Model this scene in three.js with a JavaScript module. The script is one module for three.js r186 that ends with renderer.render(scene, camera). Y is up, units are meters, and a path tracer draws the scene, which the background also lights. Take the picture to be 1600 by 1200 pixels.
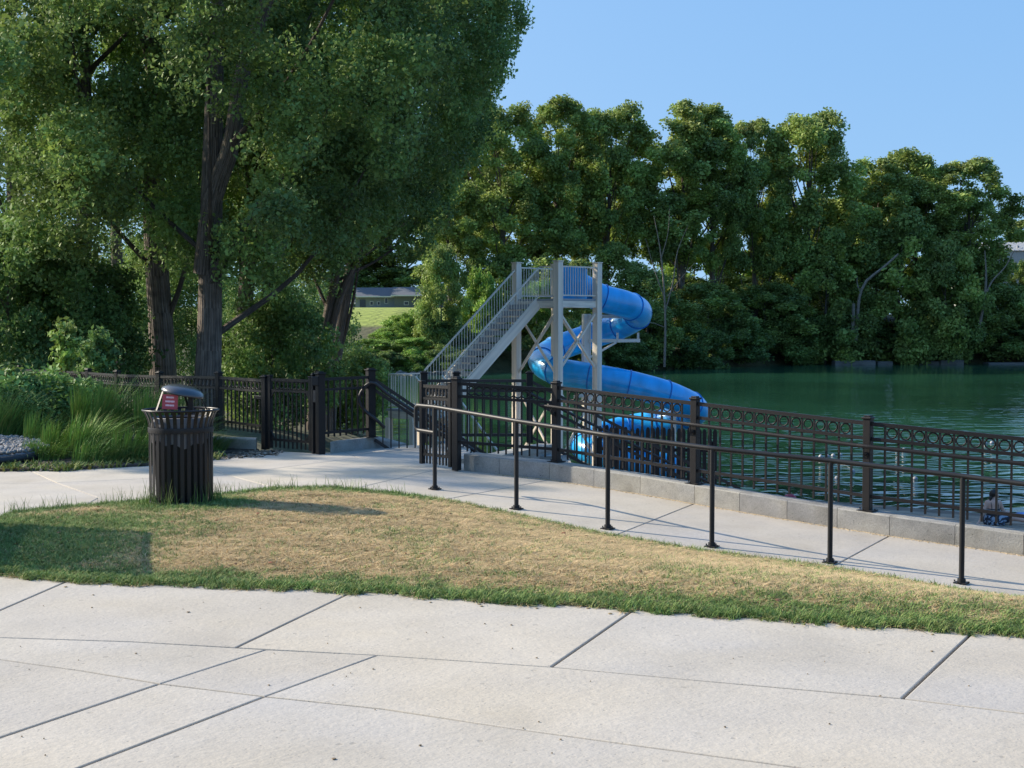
import * as THREE from 'three';
import { mergeGeometries } from 'three/addons/utils/BufferGeometryUtils.js';
import { MarchingCubes } from 'three/addons/objects/MarchingCubes.js';
import { RoundedBoxGeometry } from 'three/addons/geometries/RoundedBoxGeometry.js';

// ---------------------------------------------------------------- camera, sky, sun, exposure
const scene = new THREE.Scene();
const camera = new THREE.PerspectiveCamera(29.863, 4 / 3, 0.1, 2500);
camera.position.set(0, 1.75, 0);
camera.rotation.set(-2.4177 * Math.PI / 180, 0, 0);
const renderer = new THREE.WebGLRenderer({ antialias: true });
renderer.setSize(1024, 768);
renderer.toneMapping = THREE.LinearToneMapping;
renderer.toneMappingExposure = 1.66;
renderer.shadowMap.enabled = true;
const SUN = new THREE.Vector3(-0.943 * Math.cos(0.506), Math.sin(0.506), -0.334 * Math.cos(0.506)).normalize();
{
  const W = 512, H = 256, d = new Float32Array(W * H * 4);
  const mix = (a, b, t) => a + (b - a) * t;
  for (let j = 0; j < H; j++) for (let i = 0; i < W; i++) {
    const el = ((j + 0.5) / H - 0.5) * Math.PI, az = ((i + 0.5) / W - 0.5) * 2 * Math.PI;
    const x = Math.cos(el) * Math.cos(az), y = Math.sin(el), z = Math.cos(el) * Math.sin(az);
    const h = Math.max(0, y), t = Math.pow(h, 0.5);
    let r = mix(0.275, 0.030, t), g = mix(0.435, 0.175, t), b = mix(0.60, 0.48, t);
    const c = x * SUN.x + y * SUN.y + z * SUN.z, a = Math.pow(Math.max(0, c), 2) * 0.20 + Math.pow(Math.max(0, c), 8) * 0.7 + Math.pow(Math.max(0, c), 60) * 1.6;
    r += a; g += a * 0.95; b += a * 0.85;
    if (y < 0) { const k = Math.max(0, 1 + y * 6); r = mix(0.12, r, k); g = mix(0.12, g, k); b = mix(0.10, b, k); }
    const o = (j * W + i) * 4; d[o] = r; d[o + 1] = g; d[o + 2] = b; d[o + 3] = 1;
  }
  const sky = new THREE.DataTexture(d, W, H, THREE.RGBAFormat, THREE.FloatType);
  sky.mapping = THREE.EquirectangularReflectionMapping; sky.magFilter = THREE.LinearFilter; sky.needsUpdate = true;
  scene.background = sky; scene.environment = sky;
}
const sun = new THREE.DirectionalLight(new THREE.Color(1.0, 0.90, 0.74), 5.0);
sun.position.copy(SUN).multiplyScalar(200); sun.castShadow = true;
Object.assign(sun.shadow.camera, { left: -120, right: 120, top: 120, bottom: -120, near: 1, far: 500 });
sun.shadow.mapSize.set(4096, 4096);
scene.add(sun);

// ---------------------------------------------------------------- helpers
const V = (x, y, z) => new THREE.Vector3(x, y, z);
function rng(seed) { let a = seed >>> 0; return () => { a = (a + 0x6D2B79F5) | 0; let t = Math.imul(a ^ (a >>> 15), 1 | a); t = (t + Math.imul(t ^ (t >>> 7), 61 | t)) ^ t; return ((t ^ (t >>> 14)) >>> 0) / 4294967296; }; }
const lerp = (a, b, t) => a + (b - a) * t, clamp = (x, a, b) => Math.min(b, Math.max(a, x));
const smooth = (a, b, x) => { const t = clamp((x - a) / (b - a), 0, 1); return t * t * (3 - 2 * t); };
const names = {};
function numbered(n) { const k = names[n] = (names[n] ?? -1) + 1; return k ? `${n}_${String(k).padStart(3, '0')}` : n; }
function tag(o, label, category, group) { o.userData.label = label; o.userData.category = category; if (group) o.userData.group = group; return o; }
function thing(name, label, category, pos = [0, 0, 0], turn = 0, group) {
  const o = new THREE.Group(); o.name = numbered(name); scene.add(o); o.position.set(...pos); o.rotation.y = turn; return tag(o, label, category, group);
}
function mesh(name, geo, mat, parent) { const m = new THREE.Mesh(geo, mat); m.name = name; m.castShadow = m.receiveShadow = true; (parent || scene).add(m); if (!parent) m.name = numbered(name); return m; }
function struct(name, geo, mat, parent) { const m = mesh(name, geo, mat, parent); if (!parent) m.userData.kind = 'structure'; return m; }
function structGroup(name) { const g = new THREE.Group(); g.name = numbered(name); g.userData.kind = 'structure'; scene.add(g); return g; }
const gcache = {};
const boxGeo = (w, h, d) => gcache[`b${w.toFixed(3)},${h.toFixed(3)},${d.toFixed(3)}`] ??= new THREE.BoxGeometry(w, h, d);
const rboxGeo = (w, h, d, r) => gcache[`r${w.toFixed(3)},${h.toFixed(3)},${d.toFixed(3)}`] ??= new RoundedBoxGeometry(w, h, d, 1, r);
function bar(name, a, b, w, h, mat, parent, round) {            // a bar from a to b: w across, h high
  const L = a.distanceTo(b), m = mesh(name, round ? rboxGeo(w, h, L, round) : boxGeo(w, h, L), mat, parent);
  m.position.copy(a).add(b).multiplyScalar(0.5);
  const dir = b.clone().sub(a).normalize(), up = Math.abs(dir.y) > 0.99 ? V(0, 0, 1) : V(0, 1, 0);
  m.quaternion.setFromRotationMatrix(new THREE.Matrix4().lookAt(b, a, up)); return m;
}
function barGeo(a, b, w, h) {
  const L = a.distanceTo(b), g = new THREE.BoxGeometry(w, h, L), dir = b.clone().sub(a).normalize();
  const up = Math.abs(dir.y) > 0.99 ? V(0, 0, 1) : V(0, 1, 0);
  const M = new THREE.Matrix4().lookAt(b, a, up); M.setPosition(a.clone().add(b).multiplyScalar(0.5)); return g.applyMatrix4(M);
}
function tube(pts, r, seg = 40, radial = 10, closed = false) { return new THREE.TubeGeometry(new THREE.CatmullRomCurve3(pts, closed, 'centripetal'), seg, r, radial, closed); }
function pipePath(pts, r, radial = 10) {                        // straight runs joined with tight bends
  const path = new THREE.CurvePath(); let prev = pts[0];
  for (let i = 1; i < pts.length; i++) {
    if (i < pts.length - 1) {
      const din = pts[i].clone().sub(pts[i - 1]), dout = pts[i + 1].clone().sub(pts[i]), k = Math.min(0.06, din.length() * 0.4, dout.length() * 0.4);
      const p = pts[i].clone().addScaledVector(din.normalize(), -k), q = pts[i].clone().addScaledVector(dout.normalize(), k);
      path.add(new THREE.LineCurve3(prev, p)); path.add(new THREE.QuadraticBezierCurve3(p, pts[i], q)); prev = q;
    } else path.add(new THREE.LineCurve3(prev, pts[i]));
  }
  const gs = path.curves.map(c => new THREE.TubeGeometry(c, c.isLineCurve3 ? 1 : 5, r, radial, false));
  for (const e of [pts[0], pts[pts.length - 1]]) gs.push(new THREE.SphereGeometry(r, radial, 6).translate(e.x, e.y, e.z));
  return mergeGeometries(gs);
}
function limb(pts, radii, radial = 7, seg = 10) {               // tapered tube through pts
  const c = new THREE.CatmullRomCurve3(pts), F = c.computeFrenetFrames(seg, false), pos = [], uv = [], idx = []; const L = c.getLength();
  for (let i = 0; i <= seg; i++) {
    const t = i / seg, p = c.getPointAt(t), f = t * (radii.length - 1), k = Math.min(radii.length - 2, Math.floor(f)), r = lerp(radii[k], radii[k + 1], f - k);
    for (let j = 0; j <= radial; j++) { const a = j / radial * 2 * Math.PI, n = F.normals[i].clone().multiplyScalar(Math.cos(a)).addScaledVector(F.binormals[i], Math.sin(a)); pos.push(p.x + n.x * r, p.y + n.y * r, p.z + n.z * r); uv.push(j / radial * 2, t * L); }
  }
  for (let i = 0; i < seg; i++) for (let j = 0; j < radial; j++) { const a = i * (radial + 1) + j, b = a + radial + 1; idx.push(a, b, a + 1, b, b + 1, a + 1); }
  const g = new THREE.BufferGeometry(); g.setAttribute('position', new THREE.Float32BufferAttribute(pos, 3)); g.setAttribute('uv', new THREE.Float32BufferAttribute(uv, 2)); g.setIndex(idx); g.computeVertexNormals(); return g;
}
function hex(b, t) {                                            // prism with four bottom and four top corners, uv in metres
  const g = [], quad = (p, q, r, s) => { g.push(p, q, r, p, r, s); };
  quad(t[0], t[1], t[2], t[3]); quad(b[3], b[2], b[1], b[0]);
  for (let i = 0; i < 4; i++) { const j = (i + 1) % 4; quad(b[i], b[j], t[j], t[i]); }
  const pos = [], uv = [];
  for (let i = 0; i < g.length; i += 3) {
    const n = g[i + 1].clone().sub(g[i]).cross(g[i + 2].clone().sub(g[i]));
    for (let k = 0; k < 3; k++) { const p = g[i + k]; pos.push(p.x, p.y, p.z); const hl = Math.hypot(n.x, n.z); Math.abs(n.y) > hl ? uv.push(p.x, p.z) : uv.push((p.x * n.z - p.z * n.x) / hl, p.y); }
  }
  const geo = new THREE.BufferGeometry(); geo.setAttribute('position', new THREE.Float32BufferAttribute(pos, 3)); geo.setAttribute('uv', new THREE.Float32BufferAttribute(uv, 2)); geo.computeVertexNormals(); return geo;
}
// periodic noise for textures
function latt(n, seed) { const r = rng(seed), a = new Float32Array(n * n); for (let i = 0; i < n * n; i++) a[i] = r(); return a; }
function fbm(N, cells, oct, seed, fall = 0.5) {
  const out = new Float32Array(N * N); let amp = 1, tot = 0;
  for (let o = 0; o < oct; o++) {
    const n = cells << o, L = latt(n, seed + o * 77), s = n / N;
    for (let y = 0; y < N; y++) { const fy = y * s, y0 = Math.floor(fy), ty = fy - y0, sy = ty * ty * (3 - 2 * ty), r0 = (y0 % n) * n, r1 = ((y0 + 1) % n) * n;
      for (let x = 0; x < N; x++) { const fx = x * s, x0 = Math.floor(fx), tx = fx - x0, sx = tx * tx * (3 - 2 * tx), c0 = x0 % n, c1 = (x0 + 1) % n;
        out[y * N + x] += amp * lerp(lerp(L[r0 + c0], L[r0 + c1], sx), lerp(L[r1 + c0], L[r1 + c1], sx), sy); } }
    tot += amp; amp *= fall;
  }
  for (let i = 0; i < N * N; i++) out[i] /= tot; return out;
}
function tex(N, fn, srgb = true, rep = 1) {
  const d = new Uint8Array(N * N * 4), e = v => clamp(Math.round((srgb ? (v <= 0.0031308 ? v * 12.92 : 1.055 * Math.pow(v, 1 / 2.4) - 0.055) : v) * 255), 0, 255);
  for (let i = 0; i < N * N; i++) { const c = fn(i, i % N, (i / N) | 0); const q = typeof c === 'number' ? [c, c, c] : c; d[i * 4] = e(q[0]); d[i * 4 + 1] = e(q[1]); d[i * 4 + 2] = e(q[2]); d[i * 4 + 3] = 255; }
  const t = new THREE.DataTexture(d, N, N); t.wrapS = t.wrapT = THREE.RepeatWrapping; t.magFilter = THREE.LinearFilter; t.minFilter = THREE.LinearMipmapLinearFilter; t.generateMipmaps = true; t.repeat.set(rep, rep);
  if (srgb) t.colorSpace = THREE.SRGBColorSpace; t.needsUpdate = true; return t;
}
const col = (r, g, b) => new THREE.Color().setRGB(r, g, b);
const std = o => new THREE.MeshStandardMaterial(o);

// ---------------------------------------------------------------- materials
const N1 = 1024, fA = fbm(N1, 4, 6, 11), fB = fbm(N1, 128, 3, 23, 0.8), fC = fbm(N1, 12, 5, 31, 0.6), fD = fbm(N1, 3, 4, 57);
const spk = (() => { const r = rng(5), a = new Float32Array(N1 * N1); for (let k = 0; k < 2600; k++) { const x = (r() * N1) | 0, y = (r() * N1) | 0, s = r() < 0.04 ? 2 + r() * 3 : 0.7 + r(); const v = r() * 0.5 + 0.2; for (let dy = -5; dy <= 5; dy++) for (let dx = -5; dx <= 5; dx++) if (dx * dx + dy * dy <= s * s) a[((y + dy + N1) % N1) * N1 + (x + dx + N1) % N1] = v; } return a; })();
function concrete(r, g, b, contrast = 1, rep = 0.3, rough = 0.9) {
  const map = tex(N1, i => { const v = 1 + contrast * ((fA[i] - 0.5) * 0.35 + (fB[i] - 0.5) * 0.22 + (fC[i] - 0.5) * 0.16) - spk[i] * 0.45 * contrast, w = (fD[i] - 0.5) * 0.24; return [r * v * (1 + w * 0.4), g * v, b * v * (1 - w)]; }, true, rep);
  return std({ map, bumpMap: bumpC(rep), bumpScale: 0.004, roughness: rough });
}
const bumps = {}; function bumpC(rep) { return bumps[rep] ??= tex(N1, i => fB[i] * 0.6 + fC[i] * 0.4 - spk[i] * 0.4, false, rep); }
const plazaMat = concrete(0.395, 0.356, 0.30, 0.85);
const plazaMats = [plazaMat, plazaMat.clone(), plazaMat.clone()];
plazaMats[1].color = col(0.96, 0.955, 0.95); plazaMats[2].color = col(1.03, 1.02, 1.0);
const pathMat = concrete(0.40, 0.358, 0.30, 0.95, 0.37);
const pathMats = [pathMat, pathMat.clone(), pathMat.clone()];
pathMats[1].color = col(0.95, 0.95, 0.96); pathMats[2].color = col(1.03, 1.02, 0.99);
const curbMat = concrete(0.275, 0.260, 0.23, 2.4, 0.8);
const curbMats = [curbMat, curbMat.clone(), curbMat.clone()];
curbMats[1].color = col(0.9, 0.9, 0.92); curbMats[2].color = col(1.06, 1.05, 1.02);
const jointMat = std({ color: col(0.035, 0.033, 0.031), roughness: 0.95 });
const bronze = new THREE.MeshPhysicalMaterial({ color: col(0.015, 0.0135, 0.0135), roughness: 0.45, metalness: 0.0, specularIntensity: 0.4, bumpMap: bumpC(0.9), bumpScale: 0.0015, clearcoat: 0.05, clearcoatRoughness: 0.3 });
const railBlack = new THREE.MeshPhysicalMaterial({ color: col(0.012, 0.012, 0.013), specularIntensity: 0.6, roughness: 0.5, clearcoat: 0.12, clearcoatRoughness: 0.5 });
const canMat = new THREE.MeshPhysicalMaterial({ color: col(0.018, 0.016, 0.016), roughness: 0.4, specularIntensity: 0.5, clearcoat: 0.12, clearcoatRoughness: 0.35 });
const stairMetal = new THREE.MeshPhysicalMaterial({ color: col(0.028, 0.021, 0.018), roughness: 0.5 });
const fW = fbm(512, 6, 5, 91);
const towerMat = std({ color: col(0.88, 0.78, 0.66), roughness: 0.5, map: tex(512, i => { const v = 0.9 + (fW[i] - 0.5) * 0.5; return [v, v * 0.985, v * 0.96]; }, true, 0.6) });
const grateMat = std({ color: col(0.34, 0.35, 0.37), roughness: 0.7 });
const blueMat = new THREE.MeshPhysicalMaterial({ color: col(0.014, 0.46, 1.0), roughness: 0.3, clearcoat: 0.6, clearcoatRoughness: 0.15, map: tex(512, i => { const v = 0.86 + (fW[i] - 0.5) * 0.5; return [v, v, v]; }, true, 0.7) });
const blueDark = new THREE.MeshPhysicalMaterial({ color: col(0.006, 0.17, 0.55), roughness: 0.4 });
const barkTex = tex(512, (i, x, y) => { const v = 0.55 + 0.9 * (fW[(((y >> 2) % 512) * 512 + (x * 5) % 512)] - 0.5) + (fW[i] - 0.5) * 0.5; return [0.17 * v * 1.6, 0.14 * v * 1.6, 0.115 * v * 1.6]; }, true, 1);
const barkBump = tex(512, (i, x, y) => fW[(((y >> 2) % 512) * 512 + (x * 5) % 512)], false, 1);
const bark = std({ map: barkTex, bumpMap: barkBump, bumpScale: 0.06, roughness: 0.95, color: col(1.0, 0.97, 0.95) });
const barkPale = std({ map: barkTex, bumpMap: barkBump, bumpScale: 0.03, roughness: 0.95, color: col(1.7, 1.65, 1.6) });
const leafMat = (r, g, b, t = 0.38) => new THREE.MeshPhysicalMaterial({ color: col(r, g, b), roughness: 0.7, transmission: t, thickness: 0, side: THREE.DoubleSide, specularIntensity: 0.4 });
const leafNear = leafMat(0.188, 0.305, 0.10, 0.45), leafFar = leafMat(0.245, 0.345, 0.10, 0.45), leafBush = leafMat(0.16, 0.255, 0.075, 0.45), leafBright = leafMat(0.23, 0.38, 0.08, 0.45);  // leafBright: sunlight put into the leaf colour
const grassBlade = new THREE.MeshPhysicalMaterial({ color: col(1, 1, 1), roughness: 0.75, transmission: 0.12, thickness: 0, side: THREE.DoubleSide, specularIntensity: 0.4 });
const mulch = std({ map: tex(512, i => { const v = 0.4 + 1.3 * (fW[(i * 7) % 262144] - 0.3) + (fW[i] - 0.5); return [0.075 * v, 0.055 * v, 0.04 * v]; }, true, 0.9), bumpMap: barkBump, bumpScale: 0.03, roughness: 1 });
const soil = std({ map: tex(512, i => { const v = 0.7 + 0.9 * (fW[(i * 5) % 262144] - 0.4) + (fW[i] - 0.5); return [0.32 * v, 0.245 * v, 0.13 * v]; }, true, 0.8), roughness: 1 });
const sandMat = std({ map: tex(512, i => { const v = 0.9 + 0.8 * (fW[i] - 0.5) + 0.5 * (fW[(i * 9) % 262144] - 0.5); return [0.27 * v, 0.22 * v, 0.165 * v]; }, true, 0.35), bumpMap: tex(512, i => fW[i], false, 0.35), bumpScale: 0.12, roughness: 1, vertexColors: true });

// ---------------------------------------------------------------- the lie of the land
// the path by the fence becomes a ramp that falls towards the beach on the right
const rampAt = (x, z) => Math.max(-1.3, Math.min(0, -0.066 - (0.04902 * (x + 0.876) + 0.03798 * (z + 15.354)) / 0.99808));
const fenceDepth = x => x < -4.3 ? 21.5 + (-4.3 - x) * 1.45 : x < -0.6 ? 21.5 : Math.max(7, 17.3 - 0.70 * (x + 0.6));
const nearShore = x => x < 0 ? 45 - x * 3.4 : x < 6 ? 45 : Math.max(37, 46 - (x - 6) * 0.72);
const farShore = x => x < -14 ? 150 : x < 15 ? lerp(151, 167, (x + 14) / 29) : x < 38 ? lerp(167, 191, (x - 15) / 23) : 192;
const WATER = -3.65;
function landAt(x, z) {
  const d = -z, s = d - fenceDepth(x), sh = nearShore(x);
  if (d > farShore(x) - 14) {
    const b = d - farShore(x); let y = b < 0 ? lerp(-5.5, WATER - 0.2, smooth(-14, 0, b)) : lerp(WATER - 0.2, -1.4, smooth(0, 3, b)) + smooth(2, 40, b) * 4.6;
    if (x < 2 && b > 0) y += smooth(10, 60, b) * 0.8; return y;
  }
  if (x < -14 && d > 60 && d < 170) return lerp(-1.6, -3, smooth(-40, -14, x)) + 0;
  if (s < 0.35) return rampAt(x, z) - 0.2;
  const top = rampAt(x, z) - 0.25;
  if (d < sh) {
    const rightness = smooth(-6, -1, x);
    const tr = clamp((s - 0.35) / 15, 0, 1), yr = lerp(top, -3.32, 1 - Math.pow(1 - tr, 1.7)) + 0;
    const tl = clamp((s - 0.5) / Math.max(10, sh - fenceDepth(x)), 0, 1), yl = lerp(top, -3.3, Math.pow(tl, 1.1));
    let y = lerp(yl, yr, rightness);
    const e = smooth(sh - 7, sh, d); return lerp(y, WATER, e * e);
  }
  return lerp(WATER, -5.5, smooth(sh, sh + 14, d));
}
{
  const xs = [], zs = [];
  for (let x = -600; x < -40; x += 40) xs.push(x); for (let x = -40; x <= 40; x += 0.8) xs.push(x); for (let x = 45; x <= 120; x += 5) xs.push(x); for (let x = 160; x <= 640; x += 40) xs.push(x);
  for (let d = -60; d < 4; d += 8) zs.push(d); for (let d = 4; d < 60; d += 0.6) zs.push(d); for (let d = 60; d < 250; d += 2) zs.push(d); for (let d = 250; d <= 1500; d += 50) zs.push(d);
  const pos = [], uv = [], idx = [], c = [], nx = xs.length;
  for (const d of zs) for (const x of xs) {
    const y = landAt(x, -d); pos.push(x, y, -d); uv.push(x, d);
    const beach = d < nearShore(x) + 3 && x > -3 && d > fenceDepth(x) ? 1 : 0, meadow = d > 172 && x < 0;
    const wet = smooth(-3.45, -3.68, y);
    if (beach) c.push(lerp(1, 0.5, wet), lerp(1, 0.5, wet), lerp(1, 0.5, wet)); else if (meadow) c.push(0.9, 1.35, 0.32); else c.push(0.30, 0.36, 0.20);
  }
  for (let j = 0; j < zs.length - 1; j++) for (let i = 0; i < nx - 1; i++) { const a = j * nx + i, b = a + nx; idx.push(a, a + 1, b, a + 1, b + 1, b); }
  const g = new THREE.BufferGeometry(); g.setAttribute('position', new THREE.Float32BufferAttribute(pos, 3)); g.setAttribute('uv', new THREE.Float32BufferAttribute(uv, 2)); g.setAttribute('color', new THREE.Float32BufferAttribute(c, 3)); g.setIndex(idx); g.computeVertexNormals();
  struct('ground', g, sandMat);
}
// ---------------------------------------------------------------- lake
{
  const N = 2048, h = new Float32Array(N * N), SX = 140, SZ = 180, r = rng(71);   // one ripple map over the whole lake
  const waves = []; for (let k = 0; k < 26; k++) { const lam = 0.36 + 1.3 * r() * r() + (k < 5 ? 1.1 : 0), a = 1.35 + (r() - 0.5) * 1.5; waves.push([Math.cos(a) * 6.283 / lam, Math.sin(a) * 6.283 / lam, r() * 6.283, Math.pow(lam, 0.9)]); }
  const warp = fbm(N, 40, 3, 201), patch = fbm(N, 7, 3, 303);
  let tot = 0; waves.forEach(w => tot += w[3]);
  for (let j = 0; j < N; j++) for (let i = 0; i < N; i++) {
    const o = j * N + i, x = i / N * SX - 60, z = j / N * SZ + 30, wx = x + (warp[o] - 0.5) * 5, wz = z + (warp[(o * 3) % (N * N)] - 0.5) * 0.6 + (warp[o] - 0.5) * 3;
    let v = 0; for (const w of waves) v += w[3] * Math.sin(w[0] * wx + w[1] * wz + w[2]);
    const near = smooth(120, 58, z) * smooth(0, 12, x), amp = 0.20 + 0.85 * near + 0.45 * (patch[o] - 0.5);
    h[o] = 0.5 + 1.5 * v / tot * clamp(amp, 0.10, 1);
  }
  const bump = tex(N, i => clamp(h[i], 0, 1), false); bump.wrapS = bump.wrapT = THREE.ClampToEdgeWrapping;
  const murk = tex(512, i => { const v = 0.75 + (fW[i] - 0.5) * 1.3; return [0.024 * v, 0.098 * v, 0.056 * v]; }); 
  const g = new THREE.PlaneGeometry(SX * 4, SZ, 1, 1).rotateX(-Math.PI / 2).translate(10, 0, -30 - SZ / 2), p = g.attributes.position, u = g.attributes.uv;
  for (let i = 0; i < p.count; i++) u.setXY(i, (p.getX(i) + 60) / SX, (-p.getZ(i) - 30) / SZ);
  const m = struct('lake_water', g, new THREE.MeshPhysicalMaterial({ map: murk, roughness: 0.06, ior: 1.5, bumpMap: bump, bumpScale: 0.05 }));
  m.position.y = WATER;
}

// ---------------------------------------------------------------- slabs of the plaza and the path
function slabGeo(pts, gap = 0.014, thick = 0.12) {
  const sh = new THREE.Shape(pts.map(([x, z]) => new THREE.Vector2(x, -z)));
  const g = new THREE.ExtrudeGeometry(sh, { depth: thick - 0.012, bevelEnabled: true, bevelThickness: 0.006, bevelSize: 0.007, bevelOffset: -gap / 2 - 0.007, bevelSegments: 2, curveSegments: 1 });
  g.rotateX(-Math.PI / 2); g.translate(0, -thick + 0.006, 0); return g;
}
function follow(g, dy = 0) { const p = g.attributes.position; for (let i = 0; i < p.count; i++) p.setY(i, p.getY(i) + rampAt(p.getX(i), p.getZ(i)) + dy); g.computeVertexNormals(); return g; }
const EDGE = [[-8, -10.9], [-4.57, -10.23], [-3.57, -9.96], [-3.02, -9.71], [-1.03, -9.36], [0.75, -8.75], [2.61, -8.09], [2.87, -8.01], [3.47, -7.74], [6, -6.6]];
{
  const plaza = structGroup('plaza');
  const cells = [
    [[-8, -10.9], [-4.57, -10.23], [-3.57, -9.96], [-3.02, -9.71], [-3.2, -8.0], [-3.61, -8.06], [-8, -8.5]],
    [[-3.02, -9.71], [-1.03, -9.36], [-1.49, -7.71], [-2.08, -7.85], [-2.85, -7.96], [-3.2, -8.0]],
    [[-1.03, -9.36], [0.75, -8.75], [0.2, -7.27], [-0.71, -7.53], [-1.49, -7.71]],
    [[0.75, -8.75], [2.61, -8.09], [1.82, -6.65], [0.97, -6.97], [0.2, -7.27]],
    [[2.61, -8.09], [2.87, -8.01], [3.47, -7.74], [4.6, -7.2], [3.6, -5.7], [2.76, -6.14], [2.3, -6.39], [1.82, -6.65]],
    [[4.6, -7.2], [6, -6.6], [9, -5.0], [7, -3.6], [3.6, -5.7]],
    [[-8, -8.5], [-3.61, -8.06], [-3.2, -8.0], [-2.85, -7.96], [-2.08, -7.85], [-1.32, -7.66], [-1.71, -6.93], [-2.16, -7.19], [-2.67, -7.44], [-3.47, -7.74], [-8, -8.1]],
    [[-1.32, -7.66], [-0.71, -7.53], [-1.16, -6.69], [-1.71, -6.93]],
    [[-0.71, -7.53], [0.2, -7.27], [0.97, -6.97], [1.82, -6.65], [2.3, -6.39], [2.76, -6.14], [3.6, -5.7], [3.0, -4.7], [1.88, -5.22], [1.09, -5.63], [0.53, -5.9], [0, -6.16], [-0.58, -6.47], [-1.16, -6.69]],
    [[3.6, -5.7], [7, -3.6], [6, -2.4], [3.0, -4.7]],
    [[-8, -8.1], [-3.47, -7.74], [-2.67, -7.44], [-2.16, -7.19], [-1.71, -6.93], [-2.30, -5.75], [-3.2, -3.8], [-8, -4.2]],
    [[-1.71, -6.93], [-1.16, -6.69], [-1.71, -5.6], [-2.7, -3.6], [-3.2, -3.8], [-2.30, -5.75]],
    [[-1.16, -6.69], [-0.58, -6.47], [0, -6.16], [0.53, -5.9], [1.09, -5.63], [1.88, -5.22], [3.0, -4.7], [1.6, -1.5], [-1.6, -1.5], [-2.7, -3.6], [-1.71, -5.6]],
    [[3.0, -4.7], [6, -2.4], [5, 2], [1.6, 2], [1.6, -1.5]], [[-8, -4.2], [-3.2, -3.8], [-2.7, -3.6], [-1.6, -1.5], [-1.6, 2], [-8, 2]], [[-1.6, -1.5], [1.6, -1.5], [1.6, 2], [-1.6, 2]],
  ];
  cells.forEach((c, i) => struct('slab', slabGeo(c, i > 5 && i < 10 ? 0.010 : 0.016), plazaMats[(i * 7) % 3], plaza));
  struct('joint_filler', slabGeo([[-8, -10.8], [-4.57, -10.15], [-1.03, -9.3], [0.75, -8.7], [2.61, -8.05], [6, -6.5], [9, -5], [6, 2], [-8, 2]], 0, 0.06).translate(0, -0.020, 0), jointMat, plaza);
}
{
  const path = structGroup('path');
  const cells = [
    [[-11, -15.7], [-7.08, -16.71], [-5.70, -17.0], [-5.0, -15.75], [-11, -14.6]],
    [[-11, -14.6], [-5.0, -15.75], [-4.15, -14.4], [-4.1, -13.7], [-4.53, -13.16], [-4.56, -12.77], [-5.04, -11.88], [-8, -10.95], [-11, -10.95]],
    [[-5.70, -17.0], [-5.33, -17.08], [-4.48, -17.61], [-4.15, -18.4], [-3.3, -16.6], [-5.0, -15.75]],
    [[-5.0, -15.75], [-3.3, -16.6], [-2.45, -15.15], [-2.98, -14.54], [-3.59, -14.0], [-4.1, -13.6], [-4.15, -14.4]],
    [[-4.15, -18.4], [-3.93, -18.98], [-3.43, -19.75], [-2.66, -19.35], [-2.3, -19.6], [-2.0, -18.71], [-3.3, -16.6]],
    [[-3.3, -16.6], [-2.0, -18.71], [-0.95, -17.05], [-1.75, -15.3], [-1.92, -15.3], [-2.45, -15.15]],
    [[-2.0, -18.71], [-2.3, -19.6], [-1.9, -20.5], [-0.6, -20.8], [-0.5, -17.2], [-0.95, -17.05]],
    [[-1.75, -15.3], [-0.95, -17.05], [-0.5, -17.2], [-0.15, -16.97], [0.44, -16.76], [-0.75, -14.9], [-1.2, -15.1]],
    [[-0.75, -14.9], [0.44, -16.76], [1.43, -16.0], [1.97, -15.5], [0.92, -13.3], [0.74, -13.43], [-0.13, -14.34]],
    [[0.92, -13.3], [1.97, -15.5], [2.83, -14.75], [3.71, -14.08], [2.72, -12.3], [2.62, -12.38], [1.64, -12.8]],
    [[2.72, -12.3], [3.71, -14.08], [4.78, -13.38], [5.5, -12.9], [4.6, -10.95], [3.58, -11.69]],
    [[4.6, -10.95], [5.5, -12.9], [7.2, -11.75], [6.4, -9.65]], [[6.4, -9.65], [7.2, -11.75], [10, -9.9], [9.2, -7.7]],
  ];
  cells.forEach((c, i) => struct('slab', follow(slabGeo(c, i < 8 ? 0.010 : 0.014)), pathMats[(i * 5 + 1) % 3], path));
  struct('joint_filler', follow(slabGeo([[-11, -15.6], [-5.5, -16.9], [-4.5, -17.5], [-3.5, -19.6], [-2.2, -19.5], [-1.9, -20.3], [-0.6, -20.6], [-0.5, -17.1], [0.44, -16.7], [1.43, -15.95], [2.83, -14.7], [4.78, -13.3], [9.9, -9.9], [9.1, -7.8], [6.4, -9.75], [3.58, -11.75], [2.62, -12.45], [1.64, -12.85], [0.74, -13.5], [-0.13, -14.4], [-0.9, -15.0], [-1.92, -15.3], [-2.45, -15.15], [-3.59, -14.1], [-4.1, -13.7], [-5.04, -11.95], [-11, -11]], 0, 0.06), -0.020), jointMat, path);
}
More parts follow.
